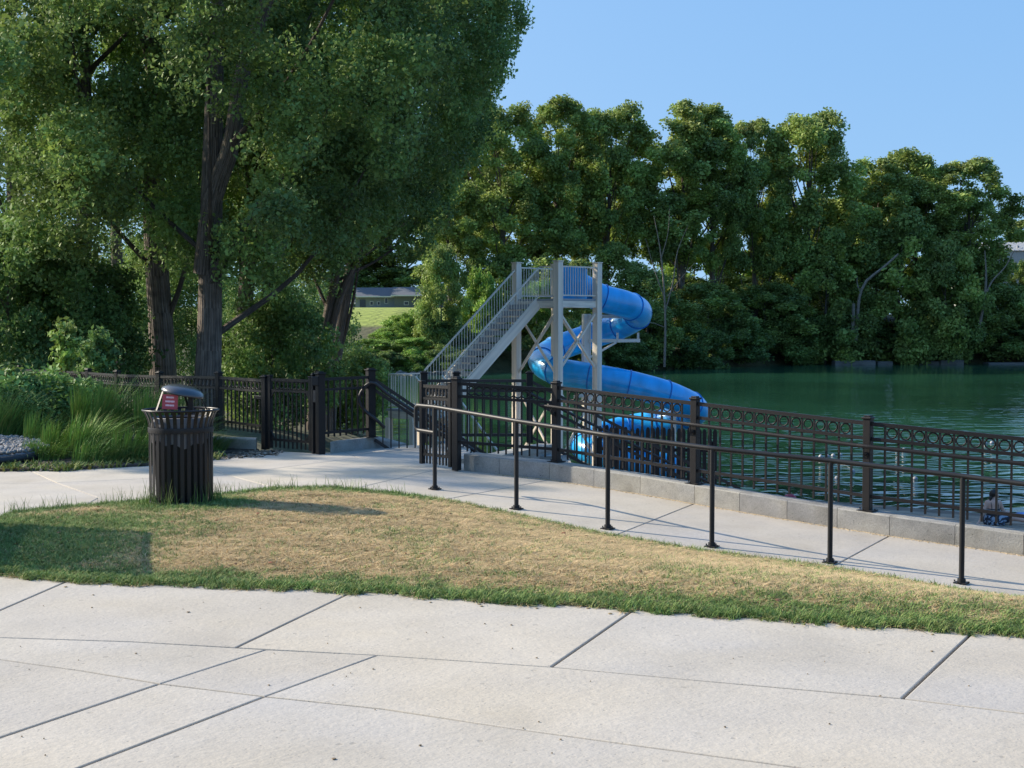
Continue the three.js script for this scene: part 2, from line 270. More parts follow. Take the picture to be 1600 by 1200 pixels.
// ---------------------------------------------------------------- lawn between plaza and path
function sampler(poly) {
  const L = [0]; for (let i = 1; i < poly.length; i++) L.push(L[i - 1] + Math.hypot(poly[i][0] - poly[i - 1][0], poly[i][1] - poly[i - 1][1]));
  return t => { const s = clamp(t, 0, 1) * L[L.length - 1]; let i = 1; while (i < L.length - 1 && L[i] < s) i++; const k = (s - L[i - 1]) / (L[i] - L[i - 1]); return [lerp(poly[i - 1][0], poly[i][0], k), lerp(poly[i - 1][1], poly[i][1], k)]; };
}
const lawnFront = sampler([[-4.57, -10.23], [-3.57, -9.96], [-3.02, -9.71], [-1.03, -9.36], [0.75, -8.75], [2.61, -8.09], [2.87, -8.01], [3.47, -7.74], [6, -6.6]]);
const lawnBack = sampler([[-5.04, -11.88], [-4.56, -12.77], [-4.53, -13.16], [-4.1, -13.65], [-3.59, -14.02], [-2.98, -14.5], [-2.45, -15.1], [-1.92, -15.3], [-1.2, -15.1], [-0.75, -14.9], [-0.13, -14.34], [0.74, -13.43], [1.64, -12.8], [2.62, -12.38], [3.58, -11.69], [5.5, -10.3], [7.8, -8.6]]);
const lawnN = (() => { const L = latt(64, 9), g = (x, y) => { const x0 = Math.floor(x), y0 = Math.floor(y), sx = x - x0, sy = y - y0, q = (a, b) => L[((b % 64 + 64) % 64) * 64 + (a % 64 + 64) % 64]; return lerp(lerp(q(x0, y0), q(x0 + 1, y0), sx * sx * (3 - 2 * sx)), lerp(q(x0, y0 + 1), q(x0 + 1, y0 + 1), sx * sx * (3 - 2 * sx)), sy * sy * (3 - 2 * sy)); }; return (x, y) => 0.5 * g(x, y) + 0.3 * g(x * 2.3, y * 2.3) + 0.2 * g(x * 5.1, y * 5.1); })();
function lawnPoint(u, v) {
  const a = lawnFront(u), b = lawnBack(u), x = lerp(a[0], b[0], v), z = lerp(a[1], b[1], v), e = Math.min(1, Math.min(v, 1 - v) * 7);
  return [x, rampAt(b[0], b[1]) * smooth(0.1, 1, v) + 0.006 + 0.02 * e + 0.022 * Math.sin(v * Math.PI) + 0.02 * e * (lawnN(x * 2, z * 2) - 0.5), z, Math.hypot(a[0] - b[0], a[1] - b[1])];
}
{
  const U = 120, W = 24, pos = [], uv = [], idx = [];
  for (let j = 0; j <= W; j++) for (let i = 0; i <= U; i++) { const p = lawnPoint(i / U, j / W); pos.push(p[0], p[1], p[2]); uv.push(p[0], p[2]); }
  for (let j = 0; j < W; j++) for (let i = 0; i < U; i++) { const a = j * (U + 1) + i, b = a + U + 1; idx.push(a, a + 1, b, a + 1, b + 1, b); }
  const g = new THREE.BufferGeometry(); g.setAttribute('position', new THREE.Float32BufferAttribute(pos, 3)); g.setAttribute('uv', new THREE.Float32BufferAttribute(uv, 2)); g.setIndex(idx); g.computeVertexNormals();
  struct('lawn_soil', g, soil);
}
function tuftGeo(n, h, w, lean, seed, spread = 0.02, seg = 2) {   // curved blades of grass in one geometry
  const r = rng(seed), pos = [], idx = [];
  for (let k = 0; k < n; k++) {
    const a = r() * 6.283, hh = h * (0.55 + 0.65 * r()), l = lean * (0.3 + r()), bx = (r() - 0.5) * 2 * spread, bz = (r() - 0.5) * 2 * spread, f = a + 1.57 + (r() - 0.5), o = pos.length / 3;
    for (let s = 0; s <= seg; s++) { const t = s / seg, ww = w * (1 - t * 0.85) / 2, cx = bx + Math.cos(a) * l * t * t, cz = bz + Math.sin(a) * l * t * t, y = hh * (t - 0.25 * (l / hh) * t * t); pos.push(cx - Math.cos(f) * ww, y, cz - Math.sin(f) * ww, cx + Math.cos(f) * ww, y, cz + Math.sin(f) * ww); if (s) { const q = o + s * 2; idx.push(q - 2, q - 1, q, q - 1, q + 1, q); } }
  }
  const g = new THREE.BufferGeometry(); g.setAttribute('position', new THREE.Float32BufferAttribute(pos, 3)); g.setIndex(idx); g.computeVertexNormals(); return g;
}
function inst(name, geo, mat, list, parent) {                    // list of [x, y, z, scale, turn, r, g, b, scaleY, tiltX, tiltZ]
  const m = new THREE.InstancedMesh(geo, mat, list.length), M = new THREE.Matrix4(), q = new THREE.Quaternion(), e = new THREE.Euler(), c = new THREE.Color();
  list.forEach((p, i) => { q.setFromEuler(e.set(p[9] || 0, p[4], p[10] || 0, 'YXZ')); M.compose(V(p[0], p[1], p[2]), q, V(p[3], p[8] || p[3], p[3])); m.setMatrixAt(i, M); m.setColorAt(i, c.setRGB(p[5], p[6], p[7])); });
  m.name = parent ? name : numbered(name); m.castShadow = m.receiveShadow = true; m.userData.kind = 'stuff'; (parent || scene).add(m); return m;
}
{
  const r = rng(17), green = [[], []], dry = [[], []];
  for (let k = 0; k < 150000; k++) {
    const u = r(), v = lerp(-0.022, 1.012, r()), p = lawnPoint(u, v); if (v < -0.003 && lawnN(u * 150, 3) < 0.45 - v * 9) continue; if (r() > p[3] / 5.2) continue;
    const [x, y, z, len] = p, n = lawnN(x * 1.6 + 9, z * 1.6), m = lawnN(x * 6, z * 6), dF = v * len, dB = (1 - v) * len;
    let gN = smooth(0.48 + (x > 0.5 ? 0.2 : 0), 0.15, dF + (m - 0.5) * 0.7) + smooth(0.5, 0.1, dB + (m - 0.5) * 0.3) * (x < -0.8 ? 1 : 0.35) + smooth(-2.3, -3.7, x + (m - 0.5) * 0.9) * smooth(-13.2, -12.2, z) + smooth(0.9, 0.3, Math.hypot(x + 3.1, z + 13.6));  // green left end of the lawn, widened to deepen the bench shadow there
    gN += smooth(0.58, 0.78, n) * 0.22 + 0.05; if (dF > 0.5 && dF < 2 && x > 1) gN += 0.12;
    const t = (0.62 + 0.6 * r()) * (0.72 + 0.6 * m) * 1.08, edge = Math.min(dF, dB) < 0.06;
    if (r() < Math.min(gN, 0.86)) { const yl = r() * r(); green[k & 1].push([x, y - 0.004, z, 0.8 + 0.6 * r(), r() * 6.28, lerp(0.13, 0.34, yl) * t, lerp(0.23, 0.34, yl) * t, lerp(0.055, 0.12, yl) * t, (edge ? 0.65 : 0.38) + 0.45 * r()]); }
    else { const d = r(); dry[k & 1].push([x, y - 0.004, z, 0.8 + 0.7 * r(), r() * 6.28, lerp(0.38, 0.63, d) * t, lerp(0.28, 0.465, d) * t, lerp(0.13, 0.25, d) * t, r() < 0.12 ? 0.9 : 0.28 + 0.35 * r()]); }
  }
  const g1 = tuftGeo(9, 0.055, 0.006, 0.05, 1, 0.026), g2 = tuftGeo(9, 0.05, 0.007, 0.07, 2, 0.03), d1 = tuftGeo(9, 0.05, 0.006, 0.085, 3, 0.03), d2 = tuftGeo(9, 0.045, 0.0065, 0.075, 4, 0.032);
  const gg = new THREE.Group(), dg = new THREE.Group();
  tag(gg, 'short green grass along the edges of the small lawn', 'grass'); tag(dg, 'dry straw coloured grass in the middle of the small lawn', 'grass');
  gg.name = numbered('green_grass'); dg.name = numbered('dry_grass'); gg.userData.kind = dg.userData.kind = 'stuff'; scene.add(gg, dg);
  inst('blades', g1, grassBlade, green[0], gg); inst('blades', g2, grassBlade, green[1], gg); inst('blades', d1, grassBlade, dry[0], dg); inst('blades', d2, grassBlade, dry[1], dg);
  // a few long unmown blades round the litter bin and along the path edge
  const lng = []; for (let k = 0; k < 45; k++) { const a = r() * 6.28, q = 0.30 + r() * 0.12; lng.push([-3.155 + Math.cos(a) * q, 0.03, -13.69 + Math.sin(a) * q, 1, r() * 6.28, 0.14, 0.22, 0.05, 0.7 + r()]); }
  for (let k = 0; k < 130; k++) { const u = r() * 0.34, p = lawnPoint(u, 0.975 + r() * 0.02); lng.push([p[0], p[1] - 0.02, p[2], 1, r() * 6.28, 0.13, 0.21, 0.05, 0.5 + 0.7 * r()]); }
  inst('long_blades', tuftGeo(7, 0.15, 0.007, 0.06, 6, 0.05, 3), grassBlade, lng, gg);
}
// ---------------------------------------------------------------- low concrete curb walls
function curbRow(name, label, foot, out, height, blockLen, skipRamp) {
  const t = thing(name, label, 'wall'); let n = 0;
  for (let i = 0; i < foot.length - 1; i++) {
    const [a, b] = [foot[i], foot[i + 1]], L = Math.hypot(b[0] - a[0], b[1] - a[1]), k = Math.max(1, Math.round(L / blockLen));
    const nx = out[0], nz = out[1], w = 0.25;
    for (let j = 0; j < k; j++) {
      const g = 0.0025 / L, p = q => [lerp(a[0], b[0], q), lerp(a[1], b[1], q)], s = p(j / k + g), e = p((j + 1) / k - g), hh = typeof height === 'function' ? height : () => height;
      const Y = (q, up) => (skipRamp ? 0 : rampAt(q[0], q[1])) + up, c = 0.012;
      const B = [V(s[0], Y(s, -0.5), s[1]), V(e[0], Y(e, -0.5), e[1]), V(e[0] + nx * w, Y(e, -0.5), e[1] + nz * w), V(s[0] + nx * w, Y(s, -0.5), s[1] + nz * w)];
      const hs = hh(i + j / k), he = hh(i + (j + 1) / k);
      const M = [V(s[0], Y(s, hs - c), s[1]), V(e[0], Y(e, he - c), e[1]), V(e[0] + nx * w, Y(e, he - c), e[1] + nz * w), V(s[0] + nx * w, Y(s, hs - c), s[1] + nz * w)];
      const T = [V(s[0] + nx * c, Y(s, hs), s[1] + nz * c), V(e[0] + nx * c, Y(e, he), e[1] + nz * c), V(e[0] + nx * (w - c), Y(e, he), e[1] + nz * (w - c)), V(s[0] + nx * (w - c), Y(s, hs), s[1] + nz * (w - c))];
      mesh('block', mergeGeometries([hex(B, M), hex(M, T)]), curbMats[(n++ * 2 + i) % 3], t);
    }
  }
  return t;
}
const CURB = [[-0.58, -17.2], [-0.15, -16.97], [0.44, -16.76], [1.43, -16.0], [1.97, -15.5], [2.83, -14.75], [3.71, -14.08], [4.78, -13.38], [7.2, -11.75], [10, -9.9]];
curbRow('curb_wall', 'low grey concrete curb wall beside the ramp under the ring fence', CURB, [0.61, -0.79], 0.2, 0.66);
curbRow('curb_wall', 'low concrete curb left of the gate in front of the mulch bed', [[-5.0, -20.9], [-4.15, -19.85], [-3.5, -19.62]], [-0.1, -1], 0.17, 0.8, true);
curbRow('curb_wall', 'short concrete curb with sloping end right of the gate', [[-2.44, -19.28], [-1.97, -20.05], [-1.6, -20.5]], [0.3, -0.95], i => i < 1.01 ? 0.16 : lerp(0.16, 0.02, i - 1), 0.9, true);
// ---------------------------------------------------------------- fences with a band of rings
const ringGeo = new THREE.TorusGeometry(0.049, 0.0085, 6, 22), capGeo = new RoundedBoxGeometry(0.105, 0.022, 0.105, 1, 0.008), knobGeo = new RoundedBoxGeometry(0.07, 0.018, 0.07, 1, 0.006), boltGeo = new THREE.CylinderGeometry(0.007, 0.007, 0.014, 6);
function fencePost(t, p, h, w = 0.076, plate = true, turn = 0) {
  const m = mesh('post', rboxGeo(w, h, w, 0.006), bronze, t); m.position.set(p.x, p.y + h / 2, p.z); m.rotation.y = turn;
  const c = mesh('post_cap', capGeo, bronze, t); c.position.set(p.x, p.y + h + 0.010, p.z); c.rotation.y = turn; c.scale.set(w / 0.082, 1, w / 0.082);
  const k = mesh('post_cap', knobGeo, bronze, t); k.position.set(p.x, p.y + h + 0.027, p.z); k.rotation.y = turn; k.scale.set(w / 0.082, 1, w / 0.082);
  if (plate) { const f = mesh('base_plate', boxGeo(0.16, 0.012, 0.16), bronze, t); f.position.set(p.x, p.y + 0.007, p.z); f.rotation.y = turn; for (const [a, b] of [[1, 1], [1, -1], [-1, 1], [-1, -1]]) { const q = mesh('bolt', boltGeo, bronze, t); q.position.set(p.x + a * 0.06, p.y + 0.022, p.z + b * 0.06); } }
}
function fencePanel(t, A, B, o) {                                // A, B at the foot of the posts; heights above the line between them
  const { top = 0.875, second = 0.725, low = 0.15, foot = 0.045, n = 13, rings = true, rail = 0.035, railH = 0.034, pick = 0.019, inset = 0.038 } = o;
  const dir = B.clone().sub(A), L = Math.hypot(dir.x, dir.z), u = dir.clone().divideScalar(L), yaw = Math.atan2(-u.z, u.x);
  const at = (s, h) => A.clone().addScaledVector(u, s).add(V(0, h, 0));
  for (const h of [top, second, low]) bar('rail', at(inset, h), at(L - inset, h), rail, h === top ? railH * 1.15 : railH, bronze, t);
  const pitch = (L - 2 * inset) / (n + 1);
  for (let i = 1; i <= n; i++) {
    const s = inset + i * pitch, m = mesh('picket', boxGeo(pick, top - foot - 0.01, pick), bronze, t); m.position.copy(at(s, (top + foot - 0.01) / 2)); m.rotation.y = yaw;
    if (rings && i < n) { const g = mesh('ring', ringGeo, bronze, t), mid = (top + second) / 2; g.position.copy(at(s + pitch / 2, mid)); g.rotation.y = yaw; const k = (top - second - 0.036) / 0.115; g.scale.set(k, k, 1); }
  }
}
const G = (x, z, up = 0.2) => V(x, rampAt(x, z) + up, z);
{
  const t = thing('ring_fence', 'dark bronze metal fence with ring band stepping down along the ramp', 'fence');
  const P = [V(-0.66, 0.0, -17.1), G(0.52, -16.86), G(1.99, -15.62), G(3.55, -14.32), G(5.21, -13.25), G(6.9, -12.14), G(8.6, -11.0)];
  fencePost(t, P[0], 1.08, 0.085, false, -0.6);
  for (let i = 1; i < P.length; i++) fencePost(t, P[i], 0.92, 0.08, true, -0.7);
  fencePanel(t, G(-0.66, -17.1, 0.2), P[1], { n: 11, top: 0.845, second: 0.695 });
  for (let i = 1; i < P.length - 1; i++) fencePanel(t, P[i], P[i + 1], { n: 13 });
  // grab rail on brackets along the path side
  const off = V(-0.067, 0, 0.087), hr = P.slice(1).map(p => p.clone().add(off).add(V(0, 0.655, 0)));
  const u = hr[0].clone().sub(hr[1]).normalize(); hr.unshift(hr[0].clone().addScaledVector(u, 0.14));
  mesh('grab_rail', pipePath(hr, 0.021, 10), bronze, t);
  for (let i = 1; i < P.length; i++) { const q = hr[i]; const b = mesh('bracket', tube([V(P[i].x - 0.03, q.y - 0.09, P[i].z + 0.04), q.clone().add(V(0.005, -0.085, -0.005)), q.clone().add(V(0, -0.02, 0))], 0.008, 8, 6), bronze, t); const f = mesh('bracket_plate', new THREE.CylinderGeometry(0.03, 0.03, 0.01, 12), bronze, t); f.position.set(P[i].x - 0.028, q.y - 0.09, P[i].z + 0.033); f.rotation.set(Math.PI / 2, 0, 0.65, 'YXZ'); f.rotation.y = -0.65; }
}
{
  const t = thing('ring_fence', 'dark bronze metal fence with ring band behind the tall grass left of the gate', 'fence');
  const P = [V(-3.42, 0.0, -19.92), V(-4.30, 0.17, -21.1), V(-5.56, 0.12, -22.7), V(-6.72, 0.08, -24.5), V(-7.77, 0.05, -26.4), V(-8.9, 0.02, -28.2), V(-10.2, 0, -29.8)];
  fencePost(t, P[0], 1.0, 0.085, false, 0.9);
  for (let i = 1; i < P.length; i++) fencePost(t, P[i], 0.84, 0.085, true, 0.9);
  fencePanel(t, V(-3.42, 0.17, -19.92), P[1], { n: 10, top: 0.785, second: 0.635 });
  for (let i = 1; i < P.length - 1; i++) fencePanel(t, P[i], P[i + 1], { n: 14, top: 0.785, second: 0.635 });
}
const gussetGeo = (() => { const s = new THREE.Shape([[0, 0], [0.07, 0], [0, -0.1]].map(a => new THREE.Vector2(...a))); return new THREE.ExtrudeGeometry(s, { depth: 0.012, bevelEnabled: false }); })();
function gateLeaf(label, A, B, h, n) {
  const t = thing('gate', label, 'gate'), yaw = Math.atan2(-(B.z - A.z), B.x - A.x), u = B.clone().sub(A).normalize();
  for (const p of [A, B]) { const m = mesh('stile', rboxGeo(0.055, h - 0.03, 0.055, 0.005), bronze, t); m.position.set(p.x, p.y + (h + 0.03) / 2, p.z); m.rotation.y = yaw; const c = mesh('stile_cap', knobGeo, bronze, t); c.position.set(p.x, p.y + h + 0.009, p.z); c.rotation.y = yaw; }
  fencePanel(t, A, B, { top: h - 0.045, second: h - 0.195, low: 0.15, foot: 0.04, n, rail: 0.032, inset: 0.028, pick: 0.017 });
  for (const [p, s] of [[A, 1], [B, -1]]) for (const [y, f] of [[h - 0.21, 1], [0.17, -1]]) { const m = mesh('gusset', gussetGeo, bronze, t); m.position.copy(p).addScaledVector(u, 0.028 * s).add(V(0, y, 0)); m.rotation.y = yaw; m.scale.set(s, f, 1); }
  return t;
}
const gateL = gateLeaf('closed left gate leaf with ring band and corner gussets', V(-3.34, 0.0, -19.86), V(-2.70, 0.0, -19.32), 1.02, 8);
{ const k = mesh('latch', rboxGeo(0.16, 0.05, 0.05, 0.006), bronze, gateL); k.position.set(-3.52, 0.72, -19.98); k.rotation.y = -0.7; }
const gateR = gateLeaf('open right gate leaf with ring band standing at the ramp corner', V(-1.10, 0.0, -17.6), V(-0.73, 0.0, -17.17), 1.03, 7);
{
  const t = thing('picket_fence', 'plain dark metal fence section on the short curb right of the gate', 'fence');
  const p0 = V(-2.56, 0, -19.2), p1 = V(-1.97, 0.16, -20.05);
  fencePost(t, p0, 1.07, 0.1, false, 0.6); fencePost(t, V(-2.66, 0, -19.27), 1.05, 0.05, false, 0.6);
  const q = mesh('gate_latch', rboxGeo(0.09, 0.12, 0.09, 0.01), railBlack, t); q.position.set(-2.62, 0.98, -19.16); const q2 = mesh('gate_latch', rboxGeo(0.03, 0.16, 0.03, 0.006), barkPale, t); q2.position.set(-2.63, 0.78, -19.13);
  fencePost(t, p1, 0.93, 0.11, true, 0.5);
  fencePanel(t, V(-2.56, 0.16, -19.2), p1, { n: 7, rings: false, top: 0.84, second: 0.70, low: 0.12, foot: 0.06, pick: 0.019 });
}
// ---------------------------------------------------------------- stair down to the beach behind the gate
function slopedRailing(t, A, B, n, o = {}) {
  const { top = 0.95, second = 0.8, low = 0.12, mat = stairMetal } = o, u = B.clone().sub(A);
  for (const h of [top, second, low]) bar('rail', A.clone().add(V(0, h, 0)), B.clone().add(V(0, h, 0)), 0.04, 0.045, mat, t);
  for (let i = 1; i <= n; i++) { const p = A.clone().addScaledVector(u, i / (n + 1)); const m = mesh('picket', boxGeo(0.018, top - low, 0.018), mat, t); m.position.copy(p).add(V(0, (top + low) / 2, 0)); }
}
{
  const t = thing('stair_railing', 'dark stair railing with looped grab rail descending right behind the gate', 'railing');
  const A = V(-1.92, -0.02, -20.1), B = V(1.1, -2.1, -20.55);
  slopedRailing(t, A, B, 26, { top: 0.98, second: 0.84, low: 0.14 });
  const o = V(-0.02, 0, 0.16), n = B.clone().sub(A).normalize();
  const a0 = A.clone().add(o).add(V(0.02, 0.92, 0)), loop = [V(1.1, -1.2, -20.4), V(-0.9, 0.22, -20.08), a0.clone().addScaledVector(n, 0.25), a0.clone().add(V(-0.02, 0.03, 0)), a0.clone().add(V(-0.14, -0.06, 0)), a0.clone().add(V(-0.20, -0.2, 0)), a0.clone().add(V(-0.14, -0.34, 0)), a0.clone().add(V(0.05, -0.50, 0)), V(-1.78, 0.30, -20.02)];
  mesh('grab_rail', tube(loop, 0.024, 70, 8), stairMetal, t);
}
{
  const t = thing('stair_railing', 'dark railing of the lower beach stair slanting down to the right behind the ramp fence', 'railing');
  const p = [V(-1.34, -0.08, -22), V(-0.85, -0.08, -22), V(0.27, -0.08, -22), V(3.85, -1.95, -22.7)];
  for (const q of [p[0], p[1], p[2]]) fencePost(t, q, 1.06, 0.1, false);
  const e = mesh('post', boxGeo(0.08, 1.0, 0.08), stairMetal, t); e.position.copy(p[3]).add(V(0, 0.45, 0));
  slopedRailing(t, p[0], p[2], 13); slopedRailing(t, p[2], p[3], 30, { second: 0.66, low: 0.1 });
  mesh('grab_rail', pipePath([V(0.2, 0.72, -21.88), V(3.9, -1.15, -22.55)], 0.022, 8), stairMetal, t);
  const treads = []; for (let i = 0; i < 12; i++) { const k = i / 12; const m = mesh('step', boxGeo(0.32, 0.16, 2.0), curbMats[i % 3], t); m.position.set(0.4 + i * 0.3, -0.2 - i * 0.157, -21.2 - k * 0.3); }
}
{
  const t = thing('cheek_wall', 'low concrete wall seen through the pickets behind the ramp curb', 'wall');
  mesh('wall', hex([V(-0.62, -0.6, -18.0), V(0.40, -0.6, -20.9), V(0.62, -0.6, -20.85), V(-0.40, -0.6, -17.95)], [V(-0.62, -0.02, -18.0), V(0.40, -0.08, -20.9), V(0.62, -0.08, -20.85), V(-0.40, -0.02, -17.95)]), curbMat, t);
  mesh('coping', hex([V(-0.64, -0.02, -18.02), V(0.38, -0.08, -20.92), V(0.64, -0.08, -20.87), V(-0.38, -0.02, -17.93)], [V(-0.64, 0.05, -18.02), V(0.38, 0.0, -20.92), V(0.64, 0.0, -20.87), V(-0.38, 0.05, -17.93)]), curbMats[2], t);
}
// ---------------------------------------------------------------- black pipe handrail on the lawn side of the ramp
{
  const t = thing('pipe_handrail', 'black steel pipe handrail on six posts along the lawn edge of the ramp', 'handrail');
  const P = [[-0.84, -15.61], [0.045, -14.58], [0.915, -13.70], [1.82, -13.04], [2.79, -12.56], [3.755, -11.95], [4.75, -11.2], [5.7, -10.4]].map(([x, z]) => G(x, z, 0));
  const up = P.map(p => p.clone().add(V(0, 0.9, 0))), e = V(-1.06, 0.885 + rampAt(-1.06, -15.85), -15.85);
  mesh('top_rail', pipePath([V(-0.84, up[0].y - 0.28, -15.61), e.clone().add(V(0, -0.27, 0)), e, ...up], 0.023, 12), railBlack, t);
  P.forEach((p, i) => {
    const m = mesh('post', new THREE.CylinderGeometry(0.023, 0.023, 0.89, 12), railBlack, t); m.position.copy(p).add(V(0, 0.445, 0));
    const f = mesh('flange', boxGeo(0.105, 0.010, 0.105), railBlack, t); f.position.copy(p).add(V(0, 0.008, 0)); f.rotation.y = -0.66;
    const c = mesh('collar', new THREE.CylinderGeometry(0.034, 0.036, 0.03, 12), railBlack, t); c.position.copy(p).add(V(0, 0.028, 0));
    for (const [a, b] of [[1, 1], [1, -1], [-1, 1], [-1, -1]]) { const q = mesh('bolt', boltGeo, railBlack, t); q.position.copy(p).add(V(a * 0.044, 0.018, b * 0.044)); }
  });
}
// ---------------------------------------------------------------- slatted litter bin
{
  const t = thing('litter_bin', 'dark slatted steel litter bin with tilted bonnet lid and red notice on the lawn edge', 'trash can', [-3.155, 0.012, -13.69]);
  const prof = [[0.298, 0.03], [0.298, 0.40], [0.298, 0.74], [0.303, 0.79], [0.316, 0.84], [0.336, 0.885], [0.352, 0.912]];
  const sw = 0.0175, st = 0.005, sg = (() => {
    const pos = [], idx = []; prof.forEach(([r, y]) => pos.push(-sw, y, r, sw, y, r, sw, y, r - st, -sw, y, r - st));
    for (let i = 0; i < prof.length - 1; i++) for (let k = 0; k < 4; k++) { const a = i * 4 + k, b = i * 4 + (k + 1) % 4; idx.push(a, b, a + 4, b, b + 4, a + 4); }
    let g = new THREE.BufferGeometry(); g.setAttribute('position', new THREE.Float32BufferAttribute(pos, 3)); g.setIndex(idx); g = g.toNonIndexed(); g.computeVertexNormals(); return g;
  })();
  for (let i = 0; i < 30; i++) { const m = mesh('slat', sg, canMat, t); m.rotation.y = i / 30 * 6.2832 + 0.05; }
  const lathe = (pts, n = 48) => new THREE.LatheGeometry(pts.map(p => new THREE.Vector2(...p)), n);
  mesh('hoop', lathe([[0.300, 0.705], [0.306, 0.705], [0.306, 0.755], [0.300, 0.755], [0.300, 0.705]]), canMat, t);
  mesh('rim', new THREE.TorusGeometry(0.352, 0.011, 8, 56).rotateX(Math.PI / 2).translate(0, 0.915, 0), canMat, t);
  mesh('foot_ring', lathe([[0.29, 0.0], [0.305, 0.0], [0.305, 0.055], [0.29, 0.055], [0.29, 0]]), canMat, t);
  const floorp = mesh('floor_plate', new THREE.CylinderGeometry(0.285, 0.285, 0.015, 32), canMat, t); floorp.position.y = 0.05;
  mesh('liner', lathe([[0.0, 0.07], [0.235, 0.07], [0.26, 0.82], [0.265, 0.83], [0.255, 0.83], [0.23, 0.09], [0, 0.09]], 32), std({ color: col(0.012, 0.012, 0.013), roughness: 0.6 }), t);
  const r = rng(3), bag = lathe([[0.255, 0.80], [0.262, 0.85], [0.272, 0.845], [0.276, 0.78], [0.274, 0.70], [0.27, 0.60]], 40), bp = bag.attributes.position;
  for (let i = 0; i < bp.count; i++) { const a = Math.atan2(bp.getZ(i), bp.getX(i)), k = 1 + 0.012 * Math.sin(a * 11) + 0.008 * Math.sin(a * 23 + 1), y = bp.getY(i) < 0.65 ? bp.getY(i) + 0.025 * Math.sin(a * 3 + 1) + 0.02 * Math.sin(a * 9) : bp.getY(i); bp.setXYZ(i, bp.getX(i) * k, y, bp.getZ(i) * k); } bag.computeVertexNormals();
  mesh('bin_bag', bag, std({ color: col(0.16, 0.16, 0.17), roughness: 0.4, side: THREE.DoubleSide }), t);
  const lid = new THREE.Group(); lid.name = 'lid'; t.add(lid); lid.position.set(0.02, 1.075, 0.0); lid.rotation.z = -0.21; lid.rotation.x = 0.02;
  mesh('bonnet', lathe([[0, 0.075], [0.06, 0.073], [0.12, 0.063], [0.165, 0.045], [0.195, 0.02], [0.203, 0.0], [0.198, -0.012], [0.18, -0.012], [0.15, 0.0], [0.0, 0.02]], 48), new THREE.MeshPhysicalMaterial({ color: col(0.045, 0.047, 0.055), roughness: 0.3, clearcoat: 0.6, clearcoatRoughness: 0.25 }), lid);
  const legs = [[V(-0.155, 1.09, 0.05), V(-0.205, 0.90, 0.12)], [V(0.17, 1.05, -0.04), V(0.24, 0.90, -0.08)], [V(0.0, 1.06, -0.15), V(0.02, 0.90, -0.28)]];
  for (const [a, b] of legs) bar('lid_bracket', a, b, 0.02, 0.008, canMat, t);
  bar('lid_bracket', V(0.10, 1.05, 0.02), V(0.10, 0.90, 0.02), 0.045, 0.03, canMat, t);
  const sign = new THREE.Group(); sign.name = 'notice'; t.add(sign); sign.position.set(-0.062, 0.998, 0.16); sign.rotation.set(-0.06, 0.06, -0.045);
  mesh('notice_board', new THREE.BoxGeometry(0.145, 0.14, 0.006), std({ color: col(0.55, 0.075, 0.08), roughness: 0.55 }), sign);
  const cv = document.createElement('canvas'); cv.width = 256; cv.height = 256; const cx = cv.getContext('2d'); cx.fillStyle = '#bf4a51'; cx.fillRect(0, 0, 256, 256);
  const rr = rng(12); for (const [y, x0, x1] of [[44, 58, 196], [118, 46, 208], [190, 50, 202]]) { cx.fillStyle = '#f0c9cc'; for (let x = x0; x < x1; x += 3) { const h = 26 + rr() * 12; cx.fillRect(x, y - h / 2 + rr() * 4, 2 + rr() * 2, h); } }
  const ct = new THREE.CanvasTexture(cv); ct.colorSpace = THREE.SRGBColorSpace;
  const face = mesh('notice_print', new THREE.PlaneGeometry(0.136, 0.131), std({ map: ct, roughness: 0.55 }), sign); face.position.z = 0.0045;
}
// unseen slatted bench outside the left edge, added for its shadow on the lawn
{
  const t = thing('slatted_bench', 'dark slatted steel bench, unseen beyond the left picture edge, added for its shadow', 'bench', [-4.46, 0.0, -11.25], 0.22);
  for (const z of [-0.9, 0.9]) { bar('leg', V(-0.42, 0, z), V(-0.40, 0.42, z), 0.05, 0.05, canMat, t); bar('leg', V(0.03, 0, z), V(0.09, 1.0, z), 0.05, 0.05, canMat, t); bar('arm', V(-0.42, 0.62, z), V(0.06, 0.62, z), 0.05, 0.03, canMat, t); bar('arm', V(-0.42, 0.42, z), V(-0.42, 0.62, z), 0.05, 0.03, canMat, t); }
  for (let k = 0; k < 26; k++) { const z = -0.88 + k * 0.0704; bar('slat', V(0.04, 0.42, z), V(0.10, 1.0, z), 0.006, 0.052, canMat, t); bar('slat', V(-0.42, 0.42, z), V(0.03, 0.42, z), 0.064, 0.006, canMat, t); }
  bar('rail', V(0.10, 1.01, -0.92), V(0.10, 1.01, 0.92), 0.03, 0.03, canMat, t); bar('rail', V(-0.43, 0.42, -0.92), V(-0.43, 0.42, 0.92), 0.03, 0.03, canMat, t); bar('rail', V(0.035, 0.41, -0.92), V(0.035, 0.41, 0.92), 0.03, 0.03, canMat, t);
}
